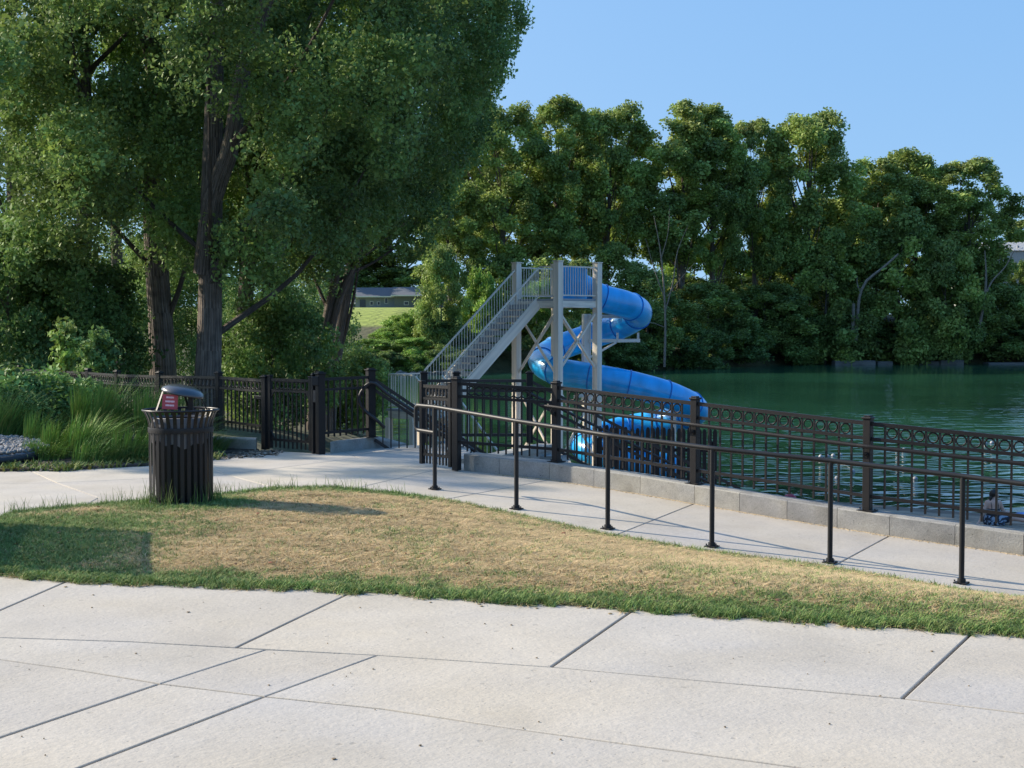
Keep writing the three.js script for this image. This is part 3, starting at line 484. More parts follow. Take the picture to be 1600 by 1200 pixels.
// ---------------------------------------------------------------- planting bed on the left
{
  const sh = new THREE.Shape([[-12, -16.0], [-7.08, -16.68], [-6.04, -16.93], [-5.33, -17.05], [-4.48, -17.58], [-4.15, -18.4], [-3.93, -18.98], [-3.45, -19.7], [-4.2, -20.9], [-5.5, -22.6], [-6.7, -24.4], [-7.8, -26.3], [-9, -28.3], [-14, -30], [-20, -24]].map(([x, z]) => new THREE.Vector2(x, -z)));
  struct('planting_bed', new THREE.ExtrudeGeometry(sh, { depth: 0.25, bevelEnabled: true, bevelThickness: 0.03, bevelSize: 0.02, bevelOffset: -0.03, bevelSegments: 2 }).rotateX(-Math.PI / 2).translate(0, -0.25, 0), mulch);
  // gravel heap held by a dark edging strip
  const poly = [[-9.2, -20.2], [-7.24, -20.2], [-6.75, -20.1], [-6.25, -19.3], [-5.98, -18.6], [-6.02, -17.95], [-6.35, -17.35], [-7.2, -17.2], [-9.2, -17.3]], gs = new THREE.Shape(poly.map(([x, z]) => new THREE.Vector2(x, -z)));
  const heap = struct('gravel_bed', new THREE.ExtrudeGeometry(gs, { depth: 0.09, bevelEnabled: true, bevelThickness: 0.05, bevelSize: 0.05, bevelOffset: -0.05, bevelSegments: 2 }).rotateX(-Math.PI / 2).translate(0, 0.0, 0), std({ color: col(0.20, 0.20, 0.21), roughness: 1 }));
  const t = thing('garden_edging', 'black plastic edging strip round the grey gravel patch', 'edging');
  mesh('strip', tube(poly.slice(2, 8).map(([x, z]) => V(x, 0.075, z)), 0.05, 40, 6), std({ color: col(0.02, 0.02, 0.022), roughness: 0.6 }), t);
  const r = rng(44), inside = (x, z) => { let c = false; for (let i = 0, j = poly.length - 1; i < poly.length; j = i++) { const [xi, zi] = poly[i], [xj, zj] = poly[j]; if ((zi > z) !== (zj > z) && x < (xj - xi) * (z - zi) / (zj - zi) + xi) c = !c; } return c; };
  const list = []; while (list.length < 5200) { const x = -9.2 + r() * 3.3, z = -17.2 - r() * 3.1; if (!inside(x, z)) continue; const g = 0.14 + r() * r() * 0.3, w = (r() - 0.5) * 0.04; list.push([x, 0.15 + r() * 0.02, z, 0.018 + r() * 0.022, r() * 6.28, g * 1.06 + w, g, g * 0.93 - w * 0.5, 0.012 + r() * 0.016, r(), r()]); }
  tag(inst('gravel', new THREE.IcosahedronGeometry(1, 0), std({ color: 0xffffff, roughness: 0.9 }), list), 'grey crushed stones of the gravel patch at the left', 'gravel');
  const chips = []; for (let k = 0; k < 2600; k++) { const x = -7.5 + r() * 4.4, z = -16.9 - r() * 2.8; const g = 0.05 + r() * 0.14; if (z > -16.95 - Math.max(0, (x + 5.3) * 0.9)) continue; chips.push([x, 0.012, z, 0.02 + r() * 0.04, r() * 6.28, g * 1.25, g, g * 0.75, 0.008, r() - 0.5, r() - 0.5]); }
  tag(inst('bark_chips', new THREE.BoxGeometry(1.6, 1, 0.5), std({ color: 0xffffff, roughness: 1 }), chips), 'brown bark chips on the bed beside the path', 'mulch');
}
{
  // clumps of tall ornamental grass leaning right in the breeze
  const r = rng(61), mk = (n, h, w, lean, seed, spread) => {
    const q = rng(seed), pos = [], idx = [], c = [];
    for (let k = 0; k < n; k++) {
      const a = q() * 6.283, hh = h * (0.6 + 0.5 * q()), l = lean * (0.35 + 0.9 * q()), R = spread * Math.sqrt(q()), bx = Math.cos(a) * R, bz = Math.sin(a) * R, dx = Math.cos(a) * 0.55 + 0.75, dz = Math.sin(a) * 0.55 + 0.2, f = Math.atan2(dz, dx) + 1.57 + (q() - 0.5) * 0.8, o = pos.length / 3, tone = 0.65 + q() * 0.7, yl = q() < 0.14 ? 1 : 0;
      for (let s = 0; s <= 5; s++) { const t = s / 5, ww = w * (1 - t * t * 0.9) / 2, cx = bx + dx * l * t * t, cz = bz + dz * l * t * t, y = hh * (t - 0.32 * (l / hh) * t * t * t); pos.push(cx - Math.cos(f) * ww, y, cz - Math.sin(f) * ww, cx + Math.cos(f) * ww, y, cz + Math.sin(f) * ww); for (let z = 0; z < 2; z++) c.push((0.17 + yl * 0.12) * tone, (0.29 + yl * 0.03) * tone, (0.07 + 0.02 * yl) * tone); if (s) { const e = o + s * 2; idx.push(e - 2, e - 1, e, e - 1, e + 1, e); } }
    }
    const g = new THREE.BufferGeometry(); g.setAttribute('position', new THREE.Float32BufferAttribute(pos, 3)); g.setAttribute('color', new THREE.Float32BufferAttribute(c, 3)); g.setIndex(idx); g.computeVertexNormals(); return g;
  };
  const gm = grassBlade.clone(); gm.vertexColors = true;
  const forms = [mk(430, 0.92, 0.013, 0.55, 1, 0.24), mk(420, 0.66, 0.012, 0.5, 2, 0.28), mk(400, 0.40, 0.011, 0.36, 3, 0.32)];
  const spots = [
    [-4.95, -19.8, 0, 1.05, 'tall grass clump in front of the fence directly left of the litter bin'], [-5.75, -20.6, 0, 1.2, 'tallest sunlit grass clump leaning right in front of the left fence'], [-4.45, -19.4, 1, 0.95, 'grass clump half hidden behind the litter bin'],
    [-6.5, -19.9, 1, 0.95, 'sunlit grass clump right behind the gravel patch'], [-7.25, -20.6, 0, 0.95, 'arching grass clump at the left behind the gravel patch'], [-8.2, -20.8, 0, 0.9, 'grass clump cut by the left picture edge'],
    [-5.5, -18.7, 1, 1.05, 'shaded middle grass clump near the path'], [-4.8, -18.5, 2, 1.25, 'low grass clump beside the path left of the litter bin'], [-5.2, -18.0, 2, 1.0, 'shortest grass clump at the edge of the path'], [-6.0, -19.0, 1, 0.8, 'low grass clump touching the end of the gravel patch'], [-4.15, -19.6, 2, 0.9, 'small grass tuft in front of the left curb'],
    [-6.3, -21.4, 0, 1.1, 'grass clump close against the third fence post'], [-5.2, -21.0, 0, 1.0, 'grass clump close against the second fence post'], [-5.95, -18.3, 2, 0.9, 'low grass tuft between gravel patch and path'],
  ];
  spots.forEach(([x, z, f, s, label], i) => { const t = thing('grass_clump', label, 'grass', [x, 0, z], (i * 0.37) % 0.8 - 0.4, 'ornamental grass clumps in the bed'); t.scale.setScalar(s); const m = mesh('blades', forms[f], gm, t); m.userData.kind = 'stuff'; });
  // little weeds on the bark
  const wl = []; for (let k = 0; k < 160; k++) { const x = -7.2 + r() * 3.4, z = -17.0 - r() * 0.7 - Math.max(0, (x + 5.3) * 0.8); wl.push([x, 0, z, 0.7 + r(), r() * 6.28, 0.13 + 0.08 * r(), 0.21, 0.05, 0.5 + r() * 0.8]); }
  tag(inst('weeds', tuftGeo(14, 0.09, 0.022, 0.07, 8, 0.05, 2), grassBlade, wl), 'small weeds sprouting on the bark strip by the path', 'weeds');
}
// ---------------------------------------------------------------- foliage
function sprig(n, size, rad, seed, droop = 0.2, aspect = 0.8) {   // n folded leaves in a ball of radius rad
  const r = rng(seed), pos = [], idx = [];
  for (let k = 0; k < n; k++) {
    const d = V(r() - 0.5, r() - 0.5, r() - 0.5).normalize().multiplyScalar(rad * Math.cbrt(r())), s = size * (0.6 + 0.8 * r());
    const ax = V(r() - 0.5, (r() - 0.5) * 0.9 - droop, r() - 0.5).normalize(), up = V(r() - 0.5, r() * 1.2, r() - 0.5).normalize(), sd = ax.clone().cross(up).normalize(), nn = sd.clone().cross(ax), o = pos.length / 3;
    const P = (u, v, w) => { const p = d.clone().addScaledVector(ax, u * s).addScaledVector(sd, v * s * aspect).addScaledVector(nn, w * s); pos.push(p.x, p.y, p.z); };
    P(-0.5, 0, 0); P(-0.08, 0.5, 0.10); P(0.55, 0, -0.05); P(-0.08, -0.5, 0.10); idx.push(o, o + 1, o + 2, o, o + 2, o + 3);
  }
  const g = new THREE.BufferGeometry(); g.setAttribute('position', new THREE.Float32BufferAttribute(pos, 3)); g.setIndex(idx); g.computeVertexNormals(); return g;
}
const nearSprigs = [sprig(26, 0.098, 0.25, 1), sprig(26, 0.09, 0.24, 2, 0.5)], farSprigs = [sprig(24, 0.29, 0.60, 3), sprig(24, 0.27, 0.56, 4)], bushSprigs = [sprig(24, 0.21, 0.42, 5)], tinySprig = sprig(16, 0.075, 0.16, 6, 0, 0.6);
// crown built of leafy puffs hung on limbs; returns { trunk, crown }
function growTree(o) {
  const { seed, H, R, base = 0.25, puffs = 26, sprigs = 3000, geo, leaf, trunkR = 0.35, lean = [0, 0], top = 0.35, fork = null, tone = [1, 1, 1], puffR = [0.2, 0.34], flat = 0.78, barkM = bark, inner = 0.25, down = 1 } = o;
  const r = rng(seed), P = [], limbs = [];
  const shape = t => Math.pow(Math.sin(Math.PI * clamp(lerp(0.16, 0.93, t), 0, 1)), 0.7) * lerp(1, top, Math.max(0, t - 0.55) / 0.45);
  for (let i = 0; i < puffs; i++) {
    const t = (i + 0.5 * r()) / puffs, a = i * 2.39996 + r() * 0.9, rr = R * shape(t) * (i % 4 === 0 ? 0.25 + 0.3 * r() : 0.62 + 0.36 * r()), y = H * lerp(base, 0.94, t);
    const pr = R * lerp(puffR[0], puffR[1], Math.pow(r(), 1.6)) * lerp(1, 0.85, t);
    P.push({ c: V(Math.cos(a) * rr + lean[0] * t, y, Math.sin(a) * rr + lean[1] * t), r: pr, k: 0.75 + 0.5 * r(), yl: r() });
  }
  const tp = s => V(lean[0] * s * 0.8 + Math.sin(s * 5 + seed) * 0.25 * trunkR * 2, H * s * 0.86, lean[1] * s * 0.8 + Math.cos(s * 4 + seed) * trunkR * 0.5);
  limbs.push(limb([V(0, -1.2, 0), tp(0.1), tp(0.3), tp(0.55), tp(0.8), tp(1)], [trunkR * 1.35, trunkR * 1.02, trunkR * 0.9, trunkR * 0.6, trunkR * 0.32, 0.03], 10, 22));
  P.forEach((p, i) => { if (i % 3 && p.c.y / H < 0.7 || i % 2 || H > 14 && H < 25 && p.c.y / H < 0.34) return; const hy = clamp(p.c.y / H - 0.16 - 0.12 * r(), 0.12, 0.8) , s = tp(hy / 0.86 * 0.9), m = s.clone().lerp(p.c, 0.5).add(V(0, -0.04 * H * (0.4 + r()), 0)); const w = trunkR * lerp(0.42, 0.2, hy) * (0.6 + 0.6 * r()); limbs.push(limb([s, m, p.c.clone().lerp(m, 0.25), p.c], [w, w * 0.65, w * 0.4, 0.02], 6, 8)); });
  if (fork) for (const f of fork) limbs.push(limb(f.pts.map(q => V(...q)), f.r, 10, 18));
  const list = [], tot = P.reduce((a, p) => a + p.r * p.r, 0);
  for (const p of P) {
    const n = Math.round(sprigs * p.r * p.r / tot);
    for (let k = 0; k < n; k++) {
      const d = V(r() * 2 - 1, r() * 2 - 1, r() * 2 - 1); if (d.lengthSq() > 1) { k--; continue; } d.normalize(); if (d.y < -0.3 && r() < 0.35 * down) { continue; }
      const wob = 1 + 0.28 * Math.sin(d.x * 4 + p.yl * 20) * Math.cos(d.z * 5 + p.k * 9) + 0.18 * Math.sin(d.y * 7 + p.k * 30), q = p.r * wob * Math.pow(lerp(inner, 1, Math.sqrt(r())), 0.7) * (0.8 + 0.45 * r() * r()), v = p.k * (0.62 + 0.76 * r()), yl = p.yl * 0.35 + r() * r() * 0.6;
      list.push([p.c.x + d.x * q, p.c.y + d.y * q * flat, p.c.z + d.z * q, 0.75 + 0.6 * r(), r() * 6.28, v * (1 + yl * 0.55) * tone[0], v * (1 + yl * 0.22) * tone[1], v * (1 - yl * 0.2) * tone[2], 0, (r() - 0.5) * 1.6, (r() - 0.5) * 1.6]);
    }
  }
  return { trunk: mergeGeometries(limbs), list, geo, leaf, barkM };
}
function plantTree(t, g) {
  mesh('trunk', g.trunk, g.barkM, t);
  inst('crown', g.geo, g.leaf, g.list, t);
}
function tree(name, label, cat, pos, o, turn = 0, group) { const t = thing(name, label, cat, pos, turn, group); plantTree(t, growTree(o)); return t; }
// near trees behind the fence, in the left half
const nearT = o => ({ geo: nearSprigs[o.seed % 2], leaf: leafNear, puffR: [0.17, 0.30], flat: 1.1, ...o });
const gy = (x, z) => landAt(x, z);
const put = (px, D) => { const x = (px - 800) / 2250 * D; return [x, gy(x, -D), -D]; };   // metres from the survey line at depth D
{
  let p = put(312, 34);
  tree('broadleaf_tree', 'largest near tree with a thick forking trunk behind the left fence', 'tree', p, nearT({ seed: 2, H: 19, R: 6.6, base: 0.21, puffs: 74, sprigs: 8600, trunkR: 0.28, lean: [1.4, 0.3], top: 0.85, puffR: [0.10, 0.24], fork: [{ pts: [[0.1, 3.6, 0], [0.35, 5.2, 0.2], [0.85, 6.6, 0.3], [1.1, 8.2, 0.3], [1.9, 10.5, 0.4], [2.4, 13.5, 0.4]], r: [0.24, 0.2, 0.15, 0.05] }, { pts: [[0.15, 3.2, 0], [1.3, 4.9, 0.5], [2.6, 6.4, 0.6], [3.6, 8.2, 0.6]], r: [0.13, 0.09, 0.06, 0.02] }] }));
  p = put(256, 39); tree('broadleaf_tree', 'straight grey trunk tree just left of the forked tree', 'tree', p, nearT({ seed: 3, H: 20, R: 5.0, base: 0.36, puffs: 46, sprigs: 4000, trunkR: 0.33, lean: [-0.3, 0], top: 0.85, puffR: [0.15, 0.25] }));
  p = put(372, 43); tree('broadleaf_tree', 'slim leaning tree right of the forked tree', 'tree', p, nearT({ seed: 4, H: 18, R: 4.8, base: 0.24, puffs: 44, sprigs: 4200, trunkR: 0.24, lean: [1.8, 0], top: 0.85, puffR: [0.15, 0.25], fork: [{ pts: [[0.05, -0.5, 0.1], [0.35, 1.6, 0.1], [0.9, 4, 0.1], [1.2, 7, 0]], r: [0.22, 0.19, 0.14, 0.05] }] }));
  p = put(482, 45); tree('broadleaf_tree', 'twin trunk tree leaning right over the gap with the far house', 'tree', p, nearT({ seed: 5, H: 18, R: 5.0, base: 0.33, puffs: 70, sprigs: 6600, trunkR: 0.15, lean: [3.4, 0], top: 0.9, puffR: [0.15, 0.25], fork: [{ pts: [[0.35, -0.8, 0.1], [0.55, 1.6, 0.1], [0.95, 4, 0.1], [2.4, 7, 0]], r: [0.15, 0.13, 0.11, 0.04] }] }));
  p = put(600, 49); p[1] = -2.2; tree('broadleaf_tree', 'tree forming the right edge of the near canopy against the sky', 'tree', [p[0] - 2.0, p[1], p[2]], nearT({ seed: 16, H: 18, R: 5.0, base: 0.42, puffs: 50, sprigs: 5600, trunkR: 0.22, lean: [3.2, 0], top: 0.95, puffR: [0.15, 0.25] }));
  p = put(120, 37); tree('broadleaf_tree', 'tree with sunlit hanging leaves left of the grey trunk', 'tree', p, nearT({ seed: 6, H: 17, R: 4.2, base: 0.32, puffs: 40, sprigs: 3100, trunkR: 0.22, lean: [0.6, 0.2], top: 0.85, puffR: [0.15, 0.25] }));
  p = put(15, 41); tree('broadleaf_tree', 'tall open tree at the left picture edge with sky showing through', 'tree', p, nearT({ seed: 7, H: 19, R: 4.8, base: 0.28, puffs: 36, sprigs: 2300, trunkR: 0.25, lean: [0.4, 0], top: 0.85, puffR: [0.14, 0.24] }));
  p = put(185, 58); tree('broadleaf_tree', 'dark tree standing farther back between the left trunks', 'tree', p, nearT({ seed: 8, H: 18, R: 5.5, base: 0.2, puffs: 34, sprigs: 1900, trunkR: 0.26, top: 0.8 }));
  tree('broadleaf_tree', 'tree outside the left edge that throws streaks of shade over the path', 'tree', [-17.5, -0.3, -24.5], nearT({ seed: 9, H: 12, R: 2.8, base: 0.64, puffs: 16, sprigs: 650, trunkR: 0.24, top: 0.7 }));
  // understorey shrubs under these trees
  const shrub = (label, px, D, H, R, seed, sprigs, extra = {}) => { const q = put(px, D); tree('shrub', label, 'shrub', q, { geo: nearSprigs[seed % 2], leaf: leafNear, seed, H, R, base: 0.10, puffs: 38, sprigs, trunkR: 0.06, top: 0.9, puffR: [0.13, 0.40], flat: 1.1, ...extra }); };  // tone in extra darkens the leaf colour of some shrubs
  shrub('dark shrub at the far left behind the bed', 15, 34, 4.6, 2.3, 21, 1500, { tone: [0.7, 0.8, 0.8] });
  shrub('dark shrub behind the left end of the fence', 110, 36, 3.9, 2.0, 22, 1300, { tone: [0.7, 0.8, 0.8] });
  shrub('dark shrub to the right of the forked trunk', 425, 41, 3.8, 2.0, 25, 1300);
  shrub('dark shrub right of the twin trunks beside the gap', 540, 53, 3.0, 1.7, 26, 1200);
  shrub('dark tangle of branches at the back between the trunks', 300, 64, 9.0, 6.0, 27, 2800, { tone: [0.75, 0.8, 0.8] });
  shrub('dark leaved thicket behind the left trees', 90, 62, 9, 6.5, 28, 2800, { tone: [0.75, 0.8, 0.8] });
  shrub('dark leaved thicket behind the twin trunk tree', 440, 76, 7.5, 4.5, 29, 2400, { tone: [0.75, 0.8, 0.8] });
  // bed plants in front of the fence
  const bed = (name, label, px, D, y0, o) => tree(name, label, 'shrub', [(px - 800) / 2250 * D, y0, -D], { geo: tinySprig, leaf: leafNear, base: 0.2, trunkR: 0.025, top: 0.95, puffR: [0.3, 0.45], puffs: 20, ...o });
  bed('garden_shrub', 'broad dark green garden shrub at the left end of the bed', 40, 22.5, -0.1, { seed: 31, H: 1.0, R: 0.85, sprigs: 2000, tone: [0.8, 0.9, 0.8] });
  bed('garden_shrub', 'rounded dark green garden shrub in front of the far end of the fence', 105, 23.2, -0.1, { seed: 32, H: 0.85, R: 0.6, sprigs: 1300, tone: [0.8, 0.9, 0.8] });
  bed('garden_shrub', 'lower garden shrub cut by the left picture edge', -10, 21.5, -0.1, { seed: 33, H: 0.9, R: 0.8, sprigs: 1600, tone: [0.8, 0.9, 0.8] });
  bed('sapling', 'upright young shoot with pale leaves above the garden shrubs', 103, 24.2, 0.1, { seed: 34, H: 1.75, R: 0.16, sprigs: 80, puffs: 9, base: 0.55, tone: [1.2, 1.15, 1] });
  bed('sapling', 'small leafy sapling behind the left end of the fence', 152, 27, 0.0, { seed: 35, H: 1.6, R: 0.3, sprigs: 170, puffs: 9, base: 0.5, tone: [0.8, 0.9, 0.9] });
}
// ---------------------------------------------------------------- the wooded far bank
const kinds = {
  tall: [41, 42, 43, 44].map((s, i) => growTree({ seed: s, H: 28, R: 6.8 - i * 0.3, base: 0.33, puffs: 84, sprigs: 2500, geo: farSprigs[i % 2], leaf: leafFar, trunkR: 0.42, top: 1.05, puffR: [0.09, 0.30], flat: 0.72, lean: [(i - 1.5) * 1.6, (i % 2) - 0.5] })),
  low: [51, 52, 53].map((s, i) => growTree({ seed: s, H: 13, R: 5.2, base: 0.04, puffs: 46, sprigs: 1550, geo: farSprigs[i % 2], leaf: leafFar, trunkR: 0.16, top: 0.9, puffR: [0.14, 0.36] })),
  sunlow: [61, 62].map((s, i) => growTree({ seed: s, H: 13, R: 5.2, base: 0.04, puffs: 28, sprigs: 1100, geo: farSprigs[i % 2], leaf: leafBright, trunkR: 0.16, top: 0.9, puffR: [0.2, 0.34] })),  // low trees in a brighter leaf colour that imitates backlight
  sunbush: [58, 59].map((s, i) => growTree({ seed: s, H: 6, R: 3.6, base: 0.06, puffs: 18, sprigs: 900, geo: bushSprigs[0], leaf: leafBright, trunkR: 0.07, top: 0.9, puffR: [0.28, 0.42] })),  // bush copies whose brighter leaf colour stands in for sunlight
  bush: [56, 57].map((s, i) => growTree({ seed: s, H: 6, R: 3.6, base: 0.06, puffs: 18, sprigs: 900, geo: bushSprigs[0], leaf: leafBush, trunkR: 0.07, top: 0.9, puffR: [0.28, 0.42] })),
};
const usedKinds = new Map(); let farN = 0;
function farTree(kind, label, px, topY, D, widthPx, baseY) {
  const list = kinds[kind], g = list[farN++ % list.length], y0 = baseY ?? gy((px - 800) / 2250 * D, -D), x = (px - 800) / 2250 * D;
  const H = (1.75 + (505 - topY) / 2250 * D - y0), h0 = kind === 'tall' ? 28 : kind.endsWith('low') ? 13 : 6, r0 = kind === 'tall' ? 6.6 : kind.endsWith('low') ? 5.2 : 3.6;
  const name = kind === 'tall' ? 'far_tree' : kind.endsWith('low') ? 'willow_tree' : 'bush', turn = (farN * 1.7) % 6.28, src = usedKinds.get(g); let t;
  if (src) { t = src.clone(); t.name = numbered(name); scene.add(t); t.position.set(x, y0, -D); t.rotation.y = turn; delete t.userData.group; tag(t, label, kind.endsWith('bush') ? 'bush' : 'tree'); }
  else { t = thing(name, label, kind.endsWith('bush') ? 'bush' : 'tree', [x, y0, -D], turn); plantTree(t, g); usedKinds.set(g, t); }
  const s = widthPx * (kind === 'tall' ? 1.38 : 1.18) / 2 / 2250 * D / r0; t.scale.set(s, H / h0, s); return t;
}
// front row of tall trees, left to right: [px, top, depth, width, label]
for (const a of [
  ['tall', 'tall far tree just right of the near canopy edge', 785, 158, 176, 130], ['tall', 'first tall far tree above the slide platform', 868, 146, 178, 120], ['tall', 'tall far tree over the right post of the slide tower', 945, 152, 182, 120],
  ['tall', 'tallest far tree above the bend of the blue slide', 1052, 142, 184, 150], ['tall', 'tall far tree right of the tallest one', 1118, 160, 187, 100], ['tall', 'narrow far tree in the dip of the treeline', 1182, 178, 190, 95],
  ['tall', 'far tree with crown standing out at the right before the gap', 1252, 160, 192, 140], ['tall', 'far tree right of the sky gap', 1362, 234, 196, 120], ['tall', 'far tree in the middle of the right group', 1440, 228, 200, 120], ['tall', 'last far tree of the right group reaching over the warehouse', 1518, 240, 196, 125],
  ['tall', 'back tree between the two halves of the far treeline', 1305, 300, 215, 110], ['tall', 'back tree filling behind the slide tower', 905, 190, 210, 130], ['tall', 'back tree behind the right group', 1405, 280, 222, 120],
  ['tall', 'distant tree behind the warehouse at the right edge', 1610, 335, 330, 70], ['tall', 'back tree behind the near canopy edge', 735, 190, 205, 130],
  ['tall', 'dark tree right of the far house', 705, 265, 172, 95], ['tall', 'sunlit tree behind the far house', 620, 250, 262, 150], ['tall', 'tree left behind the far house', 520, 260, 262, 150], ['tall', 'tree far back left of the far house', 420, 250, 250, 150],
  ['low', 'drooping tree at the waterline below the bend of the slide', 1105, 440, 181, 120], ['low', 'dark rounded tree at the waterline behind the slide pool', 1010, 420, 170, 120], ['low', 'shaded tree on the bank right of the dead snag', 1195, 440, 188, 130], ['low', 'willow leaning over the stone landing', 1290, 375, 190, 130],
  ['low', 'broad willow in the middle of the right bank', 1405, 335, 192, 150], ['low', 'willow on the right bank left of the pale trunk', 1475, 370, 190, 120], ['low', 'dark tree at the waterline below the warehouse', 1570, 440, 193, 110], ['low', 'dark tree at the right picture edge below the warehouse', 1640, 450, 193, 120],
  ['low', 'shaded tree behind the slide tower stairs', 790, 395, 172, 110], ['low', 'shaded tree behind the slide platform posts', 880, 400, 166, 120], ['low', 'dark tree low behind the upper slide bend', 950, 380, 175, 110], ['low', 'dense tree filling under the tallest far tree', 1060, 430, 190, 120], ['low', 'dense tree under the far treeline dip', 1150, 430, 196, 120], ['low', 'dense tree under the crown at the sky gap', 1240, 420, 200, 120], ['low', 'dense dark tree right of the house lawn', 690, 380, 160, 75],
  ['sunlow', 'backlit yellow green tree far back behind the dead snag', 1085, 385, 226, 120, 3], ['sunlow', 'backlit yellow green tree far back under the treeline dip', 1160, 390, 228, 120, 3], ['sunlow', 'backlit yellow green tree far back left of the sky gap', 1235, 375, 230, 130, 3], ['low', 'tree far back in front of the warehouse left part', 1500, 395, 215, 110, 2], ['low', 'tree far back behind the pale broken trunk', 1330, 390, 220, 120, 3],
  ['low', 'leafy thicket directly behind the left end of the far house', 548, 425, 258, 120, 3], ['low', 'leafy thicket behind the right end of the far house', 640, 415, 260, 130, 3], ['low', 'leafy thicket behind the middle of the far house', 590, 405, 264, 120, 3],

]) farTree(...a);
for (const a of [
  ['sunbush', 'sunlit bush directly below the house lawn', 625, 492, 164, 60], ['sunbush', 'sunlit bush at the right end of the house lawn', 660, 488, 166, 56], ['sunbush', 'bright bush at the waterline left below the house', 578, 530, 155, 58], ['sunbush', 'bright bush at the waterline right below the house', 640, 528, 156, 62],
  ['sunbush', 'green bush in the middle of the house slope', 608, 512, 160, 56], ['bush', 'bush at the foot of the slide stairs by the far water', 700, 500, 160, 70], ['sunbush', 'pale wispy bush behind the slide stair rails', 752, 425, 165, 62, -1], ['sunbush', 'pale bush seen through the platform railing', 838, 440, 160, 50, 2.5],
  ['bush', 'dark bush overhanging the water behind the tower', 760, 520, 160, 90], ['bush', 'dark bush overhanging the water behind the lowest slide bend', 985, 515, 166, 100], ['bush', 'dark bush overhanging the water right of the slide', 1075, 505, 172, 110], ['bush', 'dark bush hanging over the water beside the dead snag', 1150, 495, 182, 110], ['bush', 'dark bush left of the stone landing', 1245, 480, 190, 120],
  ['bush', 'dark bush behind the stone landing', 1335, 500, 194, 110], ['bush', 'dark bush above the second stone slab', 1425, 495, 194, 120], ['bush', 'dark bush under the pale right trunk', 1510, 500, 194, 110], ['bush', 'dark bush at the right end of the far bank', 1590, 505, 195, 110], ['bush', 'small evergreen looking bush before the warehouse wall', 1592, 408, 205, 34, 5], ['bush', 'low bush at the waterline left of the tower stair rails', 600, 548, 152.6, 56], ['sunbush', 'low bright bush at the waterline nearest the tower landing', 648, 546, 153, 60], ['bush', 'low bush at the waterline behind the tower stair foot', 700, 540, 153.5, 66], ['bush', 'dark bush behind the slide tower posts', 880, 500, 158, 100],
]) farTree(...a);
// pale dead snags on the far bank
function snag(label, px, D, y0, limbs) { const x = (px - 800) / 2250 * D, t = thing('dead_tree', label, 'dead tree', [x, y0, -D]); limbs.forEach((l, i) => mesh(i ? 'branch' : 'trunk', limb(l[0].map(q => V(...q)), l[1], 6, 10), barkPale, t)); }
snag('pale bare snag with forked branches right of the upper slide bend', 1038, 163, -3.2, [[[[0, 0, 0], [0.1, 4, 0], [-0.1, 9, 0.2], [-0.6, 13.5, 0.4], [-1.3, 17, 0.5]], [0.16, 0.13, 0.1, 0.03]], [[[0, 6, 0], [0.9, 9.5, 0.2], [1.4, 13, 0.2], [2.6, 16, 0.3]], [0.09, 0.07, 0.02]], [[[-0.1, 8, 0.1], [-1.2, 11, 0.3], [-2.2, 14.5, 0.3]], [0.07, 0.05, 0.02]], [[[0, 4.5, 0], [-1.6, 5.0, 0.4], [-3.2, 4.6, 0.6]], [0.06, 0.05, 0.02]], [[[0.3, 8, 0.1], [1.8, 10, 0.2], [3.4, 11.8, 0.2]], [0.06, 0.04, 0.02]], [[[-0.5, 12, 0.3], [0.3, 15, 0.3], [0.5, 18, 0.3]], [0.06, 0.04, 0.015]]]);
snag('pale broken trunk bent to the right above the stone landing', 1337, 187, -0.5, [[[[0, 0, 0], [0.2, 3.5, 0], [0.5, 6, 0], [1.2, 7.6, 0], [3.4, 9.4, 0], [5.4, 11.2, 0]], [0.26, 0.22, 0.2, 0.18, 0.14]], [[[-0.5, 0, 0.3], [-0.45, 2.6, 0.3], [-0.4, 4.8, 0.3]], [0.3, 0.26, 0.2]], [[[0.5, 6.2, 0], [0.1, 7.4, 0], [0.1, 8.4, 0]], [0.12, 0.09, 0.04]]]);
snag('pale forked trunk under the warehouse at the right', 1527, 188, -0.8, [[[[0, 0, 0], [0.4, 3, 0], [0.9, 6.2, 0], [1.0, 9, 0], [0.8, 12, 0]], [0.24, 0.2, 0.16, 0.05]], [[[0.9, 6, 0], [1.8, 8, 0], [3.4, 9.8, 0.1], [4.6, 12, 0.1]], [0.13, 0.1, 0.04]]]);
const shoreMat = curbMat.clone(); shoreMat.color = col(0.5, 0.5, 0.52);  // curb concrete darkened, the far bank's shade put into the stone colour
